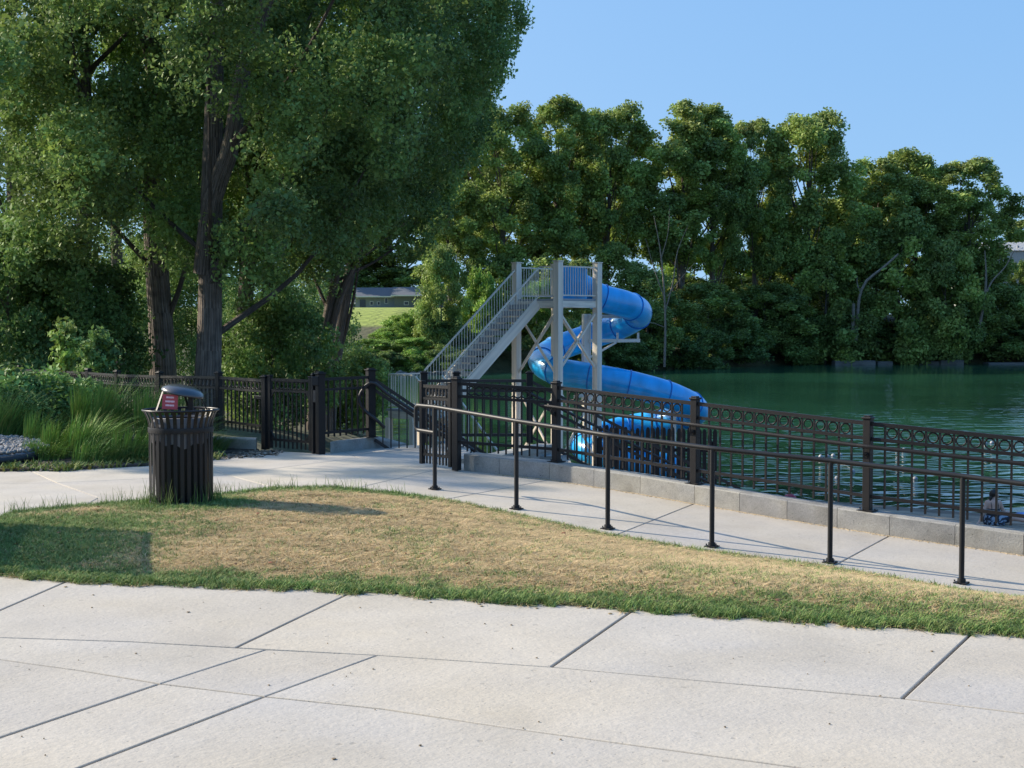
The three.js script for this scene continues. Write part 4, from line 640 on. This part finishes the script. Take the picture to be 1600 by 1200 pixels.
// stone slabs and rocks at the far waterline
[[1302, 1365, 187, 0.55, 'largest pale stone landing at the far waterline'], [1432, 1466, 189, 0.45, 'thin pale slab at the far waterline'], [1466, 1502, 188.5, 0.6, 'pale slab at the far waterline right of the thin one'], [1368, 1392, 189, 0.4, 'small flat stone beside the largest landing'], [1540, 1640, 190, 0.25, 'long low stone ledge at the right end of the far bank']].forEach(([a, b, D, h, label]) => { const t = thing('stone_slab', label, 'stone', [((a + b) / 2 - 800) / 2250 * D, WATER - 0.3, -D]); const m = mesh('slab', new RoundedBoxGeometry((b - a) / 2250 * D, h + 0.3, 2.4, 2, 0.12), shoreMat, t); m.position.y = (h + 0.3) / 2; m.rotation.z = 0.008; });
{
  const r = rng(8); for (let i = 0; i < 12; i++) { const px = 560 + i * 12 + r() * 6, D = 150.5, g = new THREE.IcosahedronGeometry(1, 1), p = g.attributes.position; for (let k = 0; k < p.count; k++) { const s = 0.8 + 0.35 * Math.sin(p.getX(k) * 3 + i) * Math.cos(p.getY(k) * 4 + i); p.setXYZ(k, p.getX(k) * s, p.getY(k) * s * 0.6, p.getZ(k) * s); } g.computeVertexNormals();
    const m = mesh('shore_rock', g, shoreMat); m.position.set((px - 800) / 2250 * D, WATER + 0.1, -D); m.scale.setScalar(0.35 + 0.4 * r()); m.rotation.y = r() * 6; tag(m, 'grey shore rock in the row along the water below the house', 'rock', 'rocks along the water below the house'); }
}
// ---------------------------------------------------------------- house and warehouse behind
{
  const D = 232, X = px => (px - 800) / 2250 * D, Y = py => 1.75 + (505 - py) / 2250 * D, z = -D;
  const t = thing('house', 'low grey bungalow on the lawn beyond the trees', 'house');
  const wallM = std({ color: col(0.19, 0.21, 0.23), roughness: 0.85 }), wall2 = std({ color: col(0.12, 0.135, 0.14), roughness: 0.85 }), roofM = std({ color: col(0.10, 0.11, 0.125), roughness: 0.9 }), white = std({ color: col(0.6, 0.6, 0.58), roughness: 0.7 }), glass = new THREE.MeshPhysicalMaterial({ color: col(0.02, 0.025, 0.03), roughness: 0.08 });
  const base = Y(487) - 0.6, eave = Y(464);
  const blk = (name, x0, x1, y0, y1, dz, depth, m) => { const q = mesh(name, boxGeo(x1 - x0, y1 - y0, depth), m, t); q.position.set((x0 + x1) / 2, (y0 + y1) / 2, z + dz - depth / 2); return q; };
  blk('wall', X(556), X(617), base, eave, 0, 8, wallM); blk('wall', X(617.3), X(700), base, Y(462.5), 1.2, 9, wall2); blk('wall', X(520), X(556), base, Y(474), -3, 6, wallM);
  const roof = (x0, x1, y, dz, w, h) => { const s = new THREE.Shape([[-0.6, 0], [w + 0.6, 0], [w / 2, h]].map(a => new THREE.Vector2(...a))); const g = new THREE.ExtrudeGeometry(s, { depth: x1 - x0 + 1, bevelEnabled: false }); const m = mesh('roof', g, roofM, t); m.rotation.y = -Math.PI / 2; m.position.set(x1 + 0.5, y, z + dz - w); m.rotation.y = -Math.PI / 2; const f = mesh('fascia', boxGeo(x1 - x0 + 1, 0.18, 0.08), white, t); f.position.set((x0 + x1) / 2, y + 0.02, z + dz + 0.65); };
  roof(X(556), X(617), eave, 0, 8, 1.6); roof(X(617), X(700), Y(462.5), 1.2, 9, 1.5); roof(X(515), X(556), Y(474), -3, 6, 1.0);
  for (const [x, y, w, h, dz] of [[581, 474, 4, 5, 0], [592, 474, 3.4, 4.5, 0], [604, 470, 4, 8, 0], [636, 474, 6, 4.5, 1.2], [657, 471.5, 4.5, 4.5, 1.2]]) { const f = mesh('window', boxGeo(w / 2250 * D + 0.14, h / 2250 * D + 0.14, 0.06), white, t); f.position.set(X(x), Y(y), z + dz + 0.03); const g = mesh('pane', boxGeo(w / 2250 * D, h / 2250 * D, 0.05), glass, f); g.position.set(0, 0, 0.02); }
  const d = mesh('door', boxGeo(0.9, 1.95, 0.08), glass, t); d.position.set(X(567), Y(478), z + 0.05);
}
{
  const D = 262, X = px => (px - 800) / 2250 * D, Y = py => 1.75 + (505 - py) / 2250 * D, z = -D;
  const t = thing('warehouse', 'pale ribbed metal warehouse at the right edge behind the trees', 'warehouse');
  const wm = std({ color: col(0.42, 0.41, 0.39), roughness: 0.6 }), rm = std({ color: col(0.28, 0.29, 0.30), roughness: 0.45, metalness: 0.3 });
  const b = mesh('wall', boxGeo(X(1760) - X(1540), Y(392) - 1, 24), wm, t); b.position.set((X(1540) + X(1760)) / 2, (Y(392) + 1) / 2, z - 12);
  for (let k = 0; k < 44; k++) { const q = mesh('rib', boxGeo(0.1, Y(393) - 1, 0.07), wm, t); q.position.set(X(1541 + k * 3), (Y(393) + 1) / 2, z + 0.035); }
  const s = new THREE.Shape([[-0.4, 0], [24.4, 0], [12, 2.2]].map(a => new THREE.Vector2(...a))), g = mesh('roof', new THREE.ExtrudeGeometry(s, { depth: X(1764) - X(1536), bevelEnabled: false }), rm, t); g.rotation.y = -Math.PI / 2; g.position.set(X(1764), Y(392), z - 24);
  for (let k = 0; k < 30; k++) bar('roof_seam', V(X(1538) + k * 0.85, Y(392) + 0.05, z + 0.4), V(X(1538) + k * 0.85, Y(392) + 2.25, z - 12), 0.08, 0.08, rm, t);
  const v = mesh('roof_vent', new THREE.CylinderGeometry(0.25, 0.25, 1.2, 12), rm, t); v.position.set(X(1597), Y(388), z - 3);
}
// ---------------------------------------------------------------- water slide tower
{
  const t = thing('slide_tower', 'beige steel slide tower with platform, railings and long stair', 'slide tower');
  const DECK = 2.5, C = V(1.40, DECK, -45), h = 1.26, near = V(C.x, 0, C.z + h), far = V(C.x, 0, C.z - h), left = V(C.x - h, 0, C.z), right = V(C.x + h, 0, C.z), q45 = Math.PI / 4;
  for (const p of [near, left, right, far]) { const m = mesh('column', rboxGeo(0.22, 7.9, 0.22, 0.015), towerMat, t); m.position.set(p.x, 3.62 - 3.95, p.z); m.rotation.y = q45; const c = mesh('column_cap', boxGeo(0.25, 0.03, 0.25), towerMat, t); c.position.set(p.x, 3.635, p.z); c.rotation.y = q45; const f = mesh('footing', boxGeo(0.5, 0.3, 0.5), curbMat, t); f.position.set(p.x, -3.6, p.z); f.rotation.y = q45; }
  const E = (a, b, y0, w, hh, m, n, s = 0.11, e = 0.11) => { const u = b.clone().sub(a).normalize(); return bar(n, a.clone().addScaledVector(u, s).setY(y0), b.clone().addScaledVector(u, -e).setY(y0), w, hh, m, t); };
  for (const [a, b] of [[near, right], [near, left], [left, far], [right, far]]) { E(a, b, DECK - 0.17, 0.1, 0.2, towerMat, 'deck_beam'); E(a, b, DECK - 0.03, 0.05, 0.06, grateMat, 'deck_edge'); }
  const dk = mesh('deck', boxGeo(1.62, 0.05, 1.62), grateMat, t); dk.position.set(C.x, DECK - 0.03, C.z); dk.rotation.y = q45;
  const guard = (a, b, s0, s1) => { const u = b.clone().sub(a), L = u.length(); u.normalize(); const p = s => a.clone().addScaledVector(u, s); for (const y of [DECK + 0.98, DECK + 0.10]) bar('guard_rail', p(s0).setY(y), p(s1).setY(y), 0.04, 0.04, towerMat, t); const n = Math.round((s1 - s0) / 0.11); for (let i = 1; i < n; i++) bar('baluster', p(lerp(s0, s1, i / n)).setY(DECK + 0.1), p(lerp(s0, s1, i / n)).setY(DECK + 0.98), 0.02, 0.02, towerMat, t); };
  guard(near, right, 0.11, 1.67); guard(left, far, 0.11, 1.67); guard(left, near, 1.02, 1.67); guard(right, far, 0.11, 0.3); guard(right, far, 1.45, 1.67);
  // cross bracing between the columns
  const X = (a, b, y0, y1) => { for (const [p, q] of [[a, b], [b, a]]) bar('brace', p.clone().setY(y0), q.clone().setY(y1), 0.05, 0.06, towerMat, t); };
  X(near, right, 2.15, 0.25); X(near, left, 2.15, 0.1); X(left, far, 2.15, 0.1); X(far, right, 2.15, 0.25); X(near, right, -0.2, -2.6); X(near, left, -0.2, -2.6);
  // stair from the platform's left edge, down to the left and towards the camera
  const n = V(-Math.SQRT1_2, 0, Math.SQRT1_2), e = V(Math.SQRT1_2, 0, Math.SQRT1_2), S0 = left.clone().addScaledVector(n, 0.02), W = 1.0, steps = 16, rise = 0.2, run = 0.249;
  const P = (s, w, y) => S0.clone().addScaledVector(n, s).addScaledVector(e, w).setY(y), len = steps * run, drop = steps * rise, LAND = DECK - drop;
  for (const w of [0.03, W]) bar('stringer', P(0.05, w, DECK - 0.16), P(len, w, LAND - 0.16), 0.05, 0.30, towerMat, t);
  for (let i = 1; i < steps; i++) { const s = i * run, y = DECK - i * rise, m = mesh('tread', boxGeo(W - 0.09, 0.05, 0.28), grateMat, t); m.position.copy(P(s + 0.02, W / 2 + 0.015, y)); m.rotation.y = -q45; const k = mesh('riser', boxGeo(W - 0.09, 0.10, 0.02), grateMat, t); k.position.copy(P(s + 0.15, W / 2 + 0.015, y - 0.07)); k.rotation.y = -q45; }
  for (const w of [0.03, W]) {
    bar('hand_rail', P(0.02, w, DECK + 0.95), P(len - 0.15, w, LAND + 0.95 + 0.12), 0.045, 0.045, towerMat, t); bar('lower_rail', P(0.02, w, DECK + 0.08), P(len - 0.15, w, LAND + 0.08 + 0.12), 0.035, 0.035, towerMat, t);
    for (let i = 0; i <= 33; i++) { const k = i / 33, s = lerp(0.06, len - 0.16, k), y = DECK - s / run * rise; bar('baluster', P(s, w, y + 0.08), P(s, w, y + 0.93), 0.02, 0.02, towerMat, t); }
    bar('end_post', P(len - 0.14, w, LAND - 0.2), P(len - 0.14, w, LAND + 1.06), 0.045, 0.045, towerMat, t);
  }
  // landing at the stair foot
  const lp = mesh('landing', boxGeo(1.15, 0.06, 1.25), grateMat, t); lp.position.copy(P(len + 0.62, W / 2, LAND - 0.03)); lp.rotation.y = -q45;
  const c4 = [P(len, 0, 0), P(len + 1.2, 0, 0), P(len + 1.2, W + 0.05, 0), P(len, W + 0.05, 0)];
  for (let i = 0; i < 4; i++) { bar('landing_beam', c4[i].clone().setY(LAND - 0.17), c4[(i + 1) % 4].clone().setY(LAND - 0.17), 0.06, 0.2, towerMat, t); const m = mesh('leg', boxGeo(0.16, 2.6, 0.16), towerMat, t); m.position.copy(c4[i]).setY(LAND - 1.57); m.rotation.y = q45; }
  for (const [i, j] of [[0, 1], [1, 2]]) { for (const y of [0.98, 0.08]) bar('guard_rail', c4[i].clone().setY(LAND + y), c4[j].clone().setY(LAND + y), 0.04, 0.04, towerMat, t); for (let k = 0; k <= 10; k++) { const p = c4[i].clone().lerp(c4[j], k / 10); bar('baluster', p.clone().setY(LAND + 0.08), p.clone().setY(LAND + 0.98), 0.02, 0.02, towerMat, t); } }
  // lower flight to the beach
  const Q = (s, w, y) => c4[3].clone().addScaledVector(e, s).addScaledVector(n, w + 0.1).setY(y);
  for (const w of [0, 1]) { bar('stringer', Q(0, w, LAND - 0.2), Q(3.0, w, -3.4), 0.05, 0.28, towerMat, t); bar('hand_rail', Q(0, w, LAND + 0.95), Q(3.0, w, -2.4), 0.045, 0.045, towerMat, t); for (let i = 0; i <= 16; i++) bar('baluster', Q(i / 16 * 3, w, lerp(LAND, -3.3, i / 16)), Q(i / 16 * 3, w, lerp(LAND + 0.95, -2.4, i / 16)), 0.02, 0.02, towerMat, t); }
  for (let i = 1; i < 12; i++) { const m = mesh('tread', boxGeo(0.24, 0.05, 0.96), grateMat, t); m.position.copy(Q(i / 12 * 3, 0.5, lerp(LAND, -3.3, i / 12))); m.rotation.y = -q45; }
  // spiral column with outriggers for the tube
  const sc = mesh('column', new THREE.BoxGeometry(0.24, 5.6, 0.24), towerMat, t); sc.position.set(2.42, -0.75, -46.9); sc.rotation.y = 0.3;
  bar('outrigger', V(2.5, 1.97, -46.75), V(4.05, 1.97, -46.6), 0.09, 0.11, towerMat, t); bar('outrigger', V(2.5, 1.18, -46.8), V(4.2, 1.18, -47.4), 0.09, 0.11, towerMat, t); bar('outrigger', V(2.5, 0.62, -46.8), V(3.4, 1.12, -47.1), 0.06, 0.06, towerMat, t); bar('outrigger', V(2.4, -0.58, -46.8), V(2.0, -0.58, -45.6), 0.09, 0.09, towerMat, t);
  for (const [x, y, z, k] of [[4.02, 1.97, -46.6, 0.34], [4.15, 1.18, -47.4, 0.26], [3.45, 1.18, -47.1, 0.26], [1.35, -0.4, -46.1, 0.5], [2.75, -0.75, -45.6, 0.5]]) bar('saddle_post', V(x, y - 0.06, z), V(x, y + k, z), 0.07, 0.07, towerMat, t);
  bar('tube_leg', V(5.2, -3.6, -46.2), V(5.2, -0.9, -46.2), 0.14, 0.14, towerMat, t); bar('tube_leg', V(4.3, -3.6, -48.6), V(4.3, -2.0, -48.6), 0.14, 0.14, towerMat, t);
}
{
  const t = thing('water_slide', 'blue spiral tube slide winding down from the tower to the lake', 'water slide');
  const c = new THREE.CatmullRomCurve3([[1.75, 3.05, -45.55], [2.15, 2.9, -45.62], [2.75, 2.58, -45.72], [3.62, 2.35, -46.15], [4.16, 2.08, -47.25], [3.72, 1.70, -48.4], [2.6, 1.28, -48.9], [1.44, 0.86, -48.4], [0.98, 0.50, -47.25], [1.44, 0.22, -46.15], [2.6, 0.03, -45.68], [4.0, -0.25, -45.58], [5.2, -0.62, -45.9], [6.0, -1.12, -47.0], [5.2, -1.55, -48.35], [4.0, -1.8, -48.85], [2.9, -2.05, -48.3], [2.4, -2.3, -47.25], [3.0, -2.5, -46.25], [4.2, -2.72, -45.85], [5.4, -2.9, -45.8]].map(p => V(...p)), false, 'centripetal');
  const K = 20, sub = (a, b) => { const cv = new THREE.Curve(); cv.getPoint = (s, o = new THREE.Vector3()) => o.copy(c.getPointAt(clamp(lerp(a, b, s), 0, 1))); return cv; };
  for (let k = 0; k < K; k++) {
    mesh('tube_section', new THREE.TubeGeometry(sub(k / K + 0.0006, (k + 1) / K - 0.0006), 14, 0.44, 28, false), blueMat, t);
    if (k) { const p = c.getPointAt(k / K), d = c.getTangentAt(k / K), m = mesh('joint_flange', gcache.flange ??= new THREE.TorusGeometry(0.448, 0.022, 6, 32), blueDark, t); m.position.copy(p); m.quaternion.setFromUnitVectors(V(0, 0, 1), d); }
  }
  const entryShadeMat = std({ color: col(0.006, 0.012, 0.03), roughness: 0.7, side: THREE.DoubleSide });
  // entry hood with a hole; near-black sleeve and disc paint its inner shade
  const s = new THREE.Shape(); s.moveTo(-0.55, 0); s.lineTo(-0.55, 1.0); s.quadraticCurveTo(0, 1.12, 0.55, 1.0); s.lineTo(0.55, 0); const hole = new THREE.Path(); hole.absarc(0, 0.52, 0.38, 0, 6.2832); s.holes.push(hole);
  const hood = mesh('entry_hood', new THREE.ExtrudeGeometry(s, { depth: 0.08, bevelEnabled: true, bevelThickness: 0.02, bevelSize: 0.02, bevelSegments: 2 }), blueMat, t); hood.position.set(1.84, 2.5, -44.82); hood.rotation.y = -0.2; hood.scale.set(0.86, 0.92, 1);
  const well = mesh('entry_shade_sleeve', new THREE.CylinderGeometry(0.375, 0.375, 0.14, 28, 1, true).rotateX(Math.PI / 2).translate(0, 0.52, -0.06), entryShadeMat, hood), back = mesh('entry_shade_disc', new THREE.CircleGeometry(0.37, 28).translate(0, 0.52, -0.12), entryShadeMat, hood);
}
// brown picket screen round the slide outlet
{
  const t = thing('paling_fence', 'dark brown wooden paling screen in front of the slide outlet', 'fence'), wood = std({ color: col(0.045, 0.026, 0.020), roughness: 0.85, bumpMap: barkBump, bumpScale: 0.01 }), r = rng(77);
  const s = new THREE.Shape(); s.moveTo(-0.055, 0); s.lineTo(-0.055, 2.0); s.quadraticCurveTo(-0.05, 2.09, 0, 2.1); s.quadraticCurveTo(0.05, 2.09, 0.055, 2.0); s.lineTo(0.055, 0); const pg = new THREE.ExtrudeGeometry(s, { depth: 0.022, bevelEnabled: false });
  const pts = [[930, 40.6, 665], [1120, 39.4, 672]], place = k => { const D = lerp(40.6, 39.4, k), px = lerp(931, 1118, k); return V((px - 800) / 2250 * D, 0, -D); };
  for (let i = 0; i < 24; i++) { const k = i / 23, p = place(k), top = 1.75 - (lerp(665, 671, k) - 505) / 2250 * -p.z + (r() - 0.5) * 0.08, m = mesh('paling', pg, wood, t); m.position.set(p.x, top - 2.1, p.z); m.rotation.set(0, -0.3 + (r() - 0.5) * 0.15, (r() - 0.5) * 0.03); }
  for (const y of [-1.75, -2.9]) bar('rail', place(0).setY(y - 0.04), place(1).setY(y), 0.05, 0.09, wood, t).position.z -= 0.05;
  for (const k of [0.02, 0.5, 0.98]) { const p = place(k); bar('post', p.clone().setY(-3.7).add(V(0, 0, -0.12)), p.clone().setY(-1.5).add(V(0, 0, -0.12)), 0.1, 0.1, wood, t); }
}
// ---------------------------------------------------------------- lake and beach things
{
  const bg = new THREE.SphereGeometry(0.085, 14, 10), wm = new THREE.MeshPhysicalMaterial({ color: col(0.34, 0.335, 0.33), roughness: 0.5 }), pts = [[21.59, -64.61], [19.2, -63], [16.64, -60.99], [13.7, -58.8], [13.0, -58.31], [12.75, -58.0], [12.45, -57.9], [12.0, -57.4], [12.63, -55.35], [12.39, -52.2], [11.29, -49.81]];
  const rope = mesh('swim_rope', tube(pts.map(([x, z], i) => V(x, WATER - 0.004, z)), 0.012, 90, 5), std({ color: col(0.12, 0.12, 0.12), roughness: 0.8 })); tag(rope, 'floating rope that links the white swim buoys', 'rope');
  let first; [[21.59, -64.61], [21.2, -64.3], [16.64, -60.99], [16.3, -60.75], [13.4, -58.6], [13.05, -58.32], [12.75, -58.0], [12.45, -57.9], [12.63, -55.35], [12.35, -55.2], [12.39, -52.2], [11.29, -49.81], [13.94, -49.6]].forEach(([x, z], i) => {
    let b; if (!first) { b = first = thing('swim_buoy', '', 'buoy'); mesh('float', bg, wm, b); mesh('band', new THREE.TorusGeometry(0.084, 0.008, 6, 24).rotateX(Math.PI / 2), std({ color: col(0.15, 0.15, 0.3), roughness: 0.6 }), b); } else { b = first.clone(); b.name = numbered('swim_buoy'); scene.add(b); }
    b.position.set(x, WATER + 0.025, z); b.rotation.set(0.3 * (i % 3), i, 0.2); tag(b, 'small white swim buoy floating on the lake behind the ring fence', 'buoy', 'white buoys of the swimming area'); });
}
{
  const t = thing('beach_ball', 'small red ball lying on the sand behind the curb wall', 'ball', [8.04, gy(8.04, -41.5) + 0.12, -41.5]);
  const red = std({ color: col(0.42, 0.03, 0.05), roughness: 0.45 });
  const b = mesh('shell', new THREE.SphereGeometry(0.19, 24, 16), red, t); b.scale.set(1, 0.72, 1); for (let k = 0; k < 3; k++) { const s = mesh('seam', new THREE.TorusGeometry(0.19, 0.006, 5, 32), std({ color: col(0.3, 0.02, 0.03), roughness: 0.5 }), t); s.rotation.y = k * 1.047; s.scale.set(1, 0.725, 1); }
}
{
  const t = thing('pool_float', 'blue inflatable float at the water edge beside the seated person', 'float', [14.3, gy(14.3, -38.6) + 0.10, -38.6], 0.3), m = new THREE.MeshPhysicalMaterial({ color: col(0.03, 0.16, 0.55), roughness: 0.25, clearcoat: 0.5 });
  for (let k = 0; k < 4; k++) { const q = mesh('chamber', new THREE.CapsuleGeometry(0.12, 1.1, 6, 16), m, t); q.rotation.z = Math.PI / 2; q.position.set(0, 0, -0.33 + k * 0.22); }
  const p = mesh('pillow', new THREE.CapsuleGeometry(0.13, 0.62, 6, 16), m, t); p.rotation.x = Math.PI / 2; p.position.set(0.6, 0.08, 0);
}
// ---------------------------------------------------------------- seated person
function fieldMesh(bones, cell, k, clip) {                        // smooth union of tapered capsules, meshed with marching cubes
  const bb = new THREE.Box3(); bones.forEach(([a, b, r1, r2]) => { const R = Math.max(r1, r2) + cell * 3; bb.expandByPoint(V(...a).addScalar(R)); bb.expandByPoint(V(...a).addScalar(-R)); bb.expandByPoint(V(...b).addScalar(R)); bb.expandByPoint(V(...b).addScalar(-R)); });
  const c = bb.getCenter(V(0, 0, 0)), s = bb.getSize(V(0, 0, 0)), half = Math.max(s.x, s.y, s.z) / 2, N = Math.ceil(2 * half / cell) + 2;
  const mc = new MarchingCubes(N, new THREE.MeshBasicMaterial(), false, false, 120000); mc.isolation = 0;
  const A = bones.map(b => V(...b[0])), B = bones.map(b => V(...b[1])), p = V(0, 0, 0), ab = V(0, 0, 0), ap = V(0, 0, 0);
  for (let z = 0; z < N; z++) for (let y = 0; y < N; y++) for (let x = 0; x < N; x++) {
    p.set(c.x + (x - N / 2) / (N / 2) * half, c.y + (y - N / 2) / (N / 2) * half, c.z + (z - N / 2) / (N / 2) * half); let d = 1e3;
    for (let i = 0; i < bones.length; i++) { ab.subVectors(B[i], A[i]); ap.subVectors(p, A[i]); const l = ab.lengthSq(), t = l ? clamp(ap.dot(ab) / l, 0, 1) : 0; const q = ap.addScaledVector(ab, -t).length() - lerp(bones[i][2], bones[i][3], t); const hh = Math.max(k - Math.abs(d - q), 0) / k; d = Math.min(d, q) - hh * hh * k * 0.25; }
    if (clip) d = Math.max(d, clip(p));
    mc.field[x + y * N + z * N * N] = -d;
  }
  mc.update(); const g = new THREE.BufferGeometry(), n = mc.count; g.setAttribute('position', new THREE.BufferAttribute(mc.positionArray.slice(0, n * 3), 3)); g.setAttribute('normal', new THREE.BufferAttribute(mc.normalArray.slice(0, n * 3), 3));
  g.scale(half, half, half); g.translate(c.x, c.y, c.z); return g;
}
{
  const px = 12.12, pz = -36.1, t = thing('person', 'person in a patterned swim dress sitting on the sand with one arm propped behind', 'person', [px, gy(px, pz) + 0.0, pz], 0);
  const skin = std({ color: col(0.56, 0.35, 0.27), roughness: 0.6 }), hairM = std({ color: col(0.018, 0.012, 0.010), roughness: 0.5 });
  const torso = [[[0, 0.13, 0], [0, 0.34, 0.02], 0.16, 0.135], [[0, 0.34, 0.02], [0.0, 0.52, 0.0], 0.14, 0.15], [[-0.13, 0.55, 0], [0.13, 0.55, 0], 0.07, 0.07], [[-0.1, 0.12, 0], [0.1, 0.12, 0], 0.14, 0.14]];
  const body = [...torso, [[0, 0.58, 0], [0.02, 0.68, -0.01], 0.055, 0.05],
    [[-0.15, 0.56, 0], [-0.26, 0.33, 0.05], 0.055, 0.042], [[-0.26, 0.33, 0.05], [-0.38, 0.08, 0.10], 0.042, 0.028], [[0.15, 0.56, 0], [0.27, 0.34, -0.03], 0.058, 0.045], [[0.27, 0.34, -0.03], [0.24, 0.24, -0.25], 0.042, 0.03],
    [[0.1, 0.12, -0.02], [0.52, 0.16, -0.12], 0.1, 0.07], [[0.52, 0.16, -0.12], [0.95, 0.07, -0.02], 0.062, 0.04], [[0.95, 0.07, -0.02], [1.1, 0.08, 0.02], 0.036, 0.025], [[0.05, 0.12, -0.1], [0.45, 0.25, -0.26], 0.1, 0.07], [[0.45, 0.25, -0.26], [0.84, 0.07, -0.28], 0.062, 0.04], [[0.84, 0.07, -0.28], [0.97, 0.06, -0.22], 0.036, 0.025]];
  const head = [[[0.03, 0.79, -0.01], [0.045, 0.75, -0.015], 0.088, 0.078], [[0.07, 0.71, -0.02], [0.09, 0.70, -0.025], 0.05, 0.04], [[0.115, 0.765, -0.025], [0.132, 0.745, -0.028], 0.012, 0.015], [[0.118, 0.715, -0.026], [0.12, 0.713, -0.02], 0.012, 0.01], [[0.03, 0.76, 0.07], [0.025, 0.78, 0.072], 0.018, 0.014], [[0.02, 0.68, -0.01], [0.03, 0.72, -0.01], 0.05, 0.05]];
  const hand = [[[-0.38, 0.08, 0.10], [-0.43, 0.035, 0.12], 0.028, 0.03], ...[[-0.50, 0.02, 0.085], [-0.515, 0.02, 0.108], [-0.515, 0.02, 0.132], [-0.50, 0.02, 0.155]].map(([x, y, z], i) => [[-0.435, 0.035, 0.098 + i * 0.014], [x, y, z], 0.011, 0.008]), [[-0.42, 0.035, 0.135], [-0.44, 0.02, 0.18], 0.012, 0.009]];
  const hand2 = [[[0.24, 0.24, -0.25], [0.2, 0.225, -0.31], 0.028, 0.028], ...[0, 1, 2, 3].map(i => [[0.21 - i * 0.014, 0.225, -0.31], [0.17 - i * 0.02, 0.21, -0.375 + i * 0.008], 0.011, 0.008]), [[0.19, 0.23, -0.29], [0.14, 0.225, -0.3], 0.012, 0.009]];
  mesh('body', mergeGeometries([fieldMesh(body, 0.014, 0.05), fieldMesh(head, 0.006, 0.025), fieldMesh(hand, 0.0045, 0.01), fieldMesh(hand2, 0.0045, 0.01)]), skin, t);
  mesh('hair', fieldMesh([[[0.0, 0.80, 0.0], [0.02, 0.81, 0.0], 0.098, 0.09], [[-0.05, 0.77, 0.01], [-0.08, 0.68, 0.03], 0.06, 0.035], [[-0.08, 0.68, 0.03], [-0.1, 0.56, 0.06], 0.035, 0.015]], 0.007, 0.03, p => (p.x - 0.065) + (0.78 - p.y) * 0.5), hairM, t);
  const grow = d => torso.map(([a, b, r, q]) => [a, b, r + d, q + d]);
  const suit = std({ color: col(0.02, 0.025, 0.035), roughness: 0.7 });
  mesh('swimsuit', fieldMesh(grow(0.012), 0.011, 0.05, p => Math.max(p.y - (0.42 + (p.z < 0 ? 0.06 : 0)), 0.2 - p.y)), suit, t);
  for (const s of [-1, 1]) mesh('strap', tube([V(s * 0.085, 0.41, 0.155), V(s * 0.09, 0.53, 0.125), V(s * 0.09, 0.615, 0.06), V(s * 0.085, 0.62, 0.0)], 0.008, 14, 6), suit, t);
  const flo = fbm(256, 8, 3, 404), skirt = fieldMesh([[[-0.1, 0.12, 0.01], [0.1, 0.12, 0], 0.168, 0.168], [[0, 0.14, 0], [0, 0.24, 0.01], 0.165, 0.15], [[0.1, 0.12, -0.02], [0.4, 0.14, -0.1], 0.13, 0.10], [[0.05, 0.12, -0.1], [0.32, 0.2, -0.2], 0.13, 0.10], [[-0.14, 0.03, 0.05], [0.16, 0.03, 0.1], 0.09, 0.10]], 0.012, 0.06, p => Math.max(p.y - 0.25, 0.004 - p.y)), sp = skirt.attributes.position, su = []; for (let i = 0; i < sp.count; i++) su.push((sp.getX(i) + sp.getZ(i)) * 2.2, sp.getY(i) * 2.2); skirt.setAttribute('uv', new THREE.Float32BufferAttribute(su, 2));
  mesh('skirt', skirt, std({ map: tex(256, i => flo[i] > 0.56 ? [0.28, 0.34, 0.42] : flo[i] > 0.5 ? [0.07, 0.10, 0.16] : [0.012, 0.015, 0.025], true, 1), roughness: 0.75 }), t);
}
// ---------------------------------------------------------------- dry leaves and crumbs on the slabs
{
  const r = rng(99), list = []; for (let k = 0; k < 90; k++) { const x = -4.2 + r() * 8.4, z = -5.2 - r() * 4.4; if (z < -9.7 + Math.max(0, (x + 3) * 0.27) + 0.25) continue; const g = 0.08 + r() * 0.14; list.push([x, 0.004, z, 0.003 + r() * r() * r() * 0.014, r() * 6.28, g * 1.4, g, g * 0.6, 0.003, 0, 0]); }
  for (let k = 0; k < 40; k++) { const u = r(), p = lawnFront(u); list.push([p[0] + (r() - 0.5) * 0.1, 0.004, p[1] + 0.05 + r() * 0.2, 0.005 + r() * 0.012, r() * 6.28, 0.25, 0.19, 0.1, 0.003, 0, 0]); }
  const grit = []; for (let i = 1; i < CURB.length - 2; i++) { const [a, b] = [CURB[i], CURB[i + 1]]; for (let k = 0; k < 330; k++) { const q = r(), o = 0.004 + 0.05 * r() * r() * (0.5 + Math.abs(Math.sin(i * 3 + q * 9))), x = lerp(a[0], b[0], q) - 0.61 * o, z = lerp(a[1], b[1], q) + 0.79 * o, g = 0.24 + 0.2 * r(); grit.push([x, rampAt(x, z) + 0.001, z, 0.004 + r() * 0.010, r() * 6.28, g * 1.3, g, g * 0.62, 0.004, 0, 0]); } }
  tag(inst('sand_grit', new THREE.IcosahedronGeometry(1, 0), std({ color: 0xffffff, roughness: 1 }), grit), 'line of tan sand gathered along the foot of the ramp curb', 'sand');
  for (let k = 0; k < 70; k++) { const p = lawnPoint(0.05 + r() * 0.75, 0.08 + 0.84 * r()); list.push([p[0], p[1] + 0.022, p[2], 0.010 + r() * 0.014, r() * 6.28, 0.16 + 0.1 * r(), 0.10, 0.05, 0.004, 0.4 * r(), 0.4 * r()]); }
  tag(inst('leaf_litter', new THREE.IcosahedronGeometry(1, 0), std({ color: 0xffffff, roughness: 1 }), list), 'scattered dry leaves and crumbs on the pale slabs and the lawn', 'leaf litter');
}
renderer.render(scene, camera);
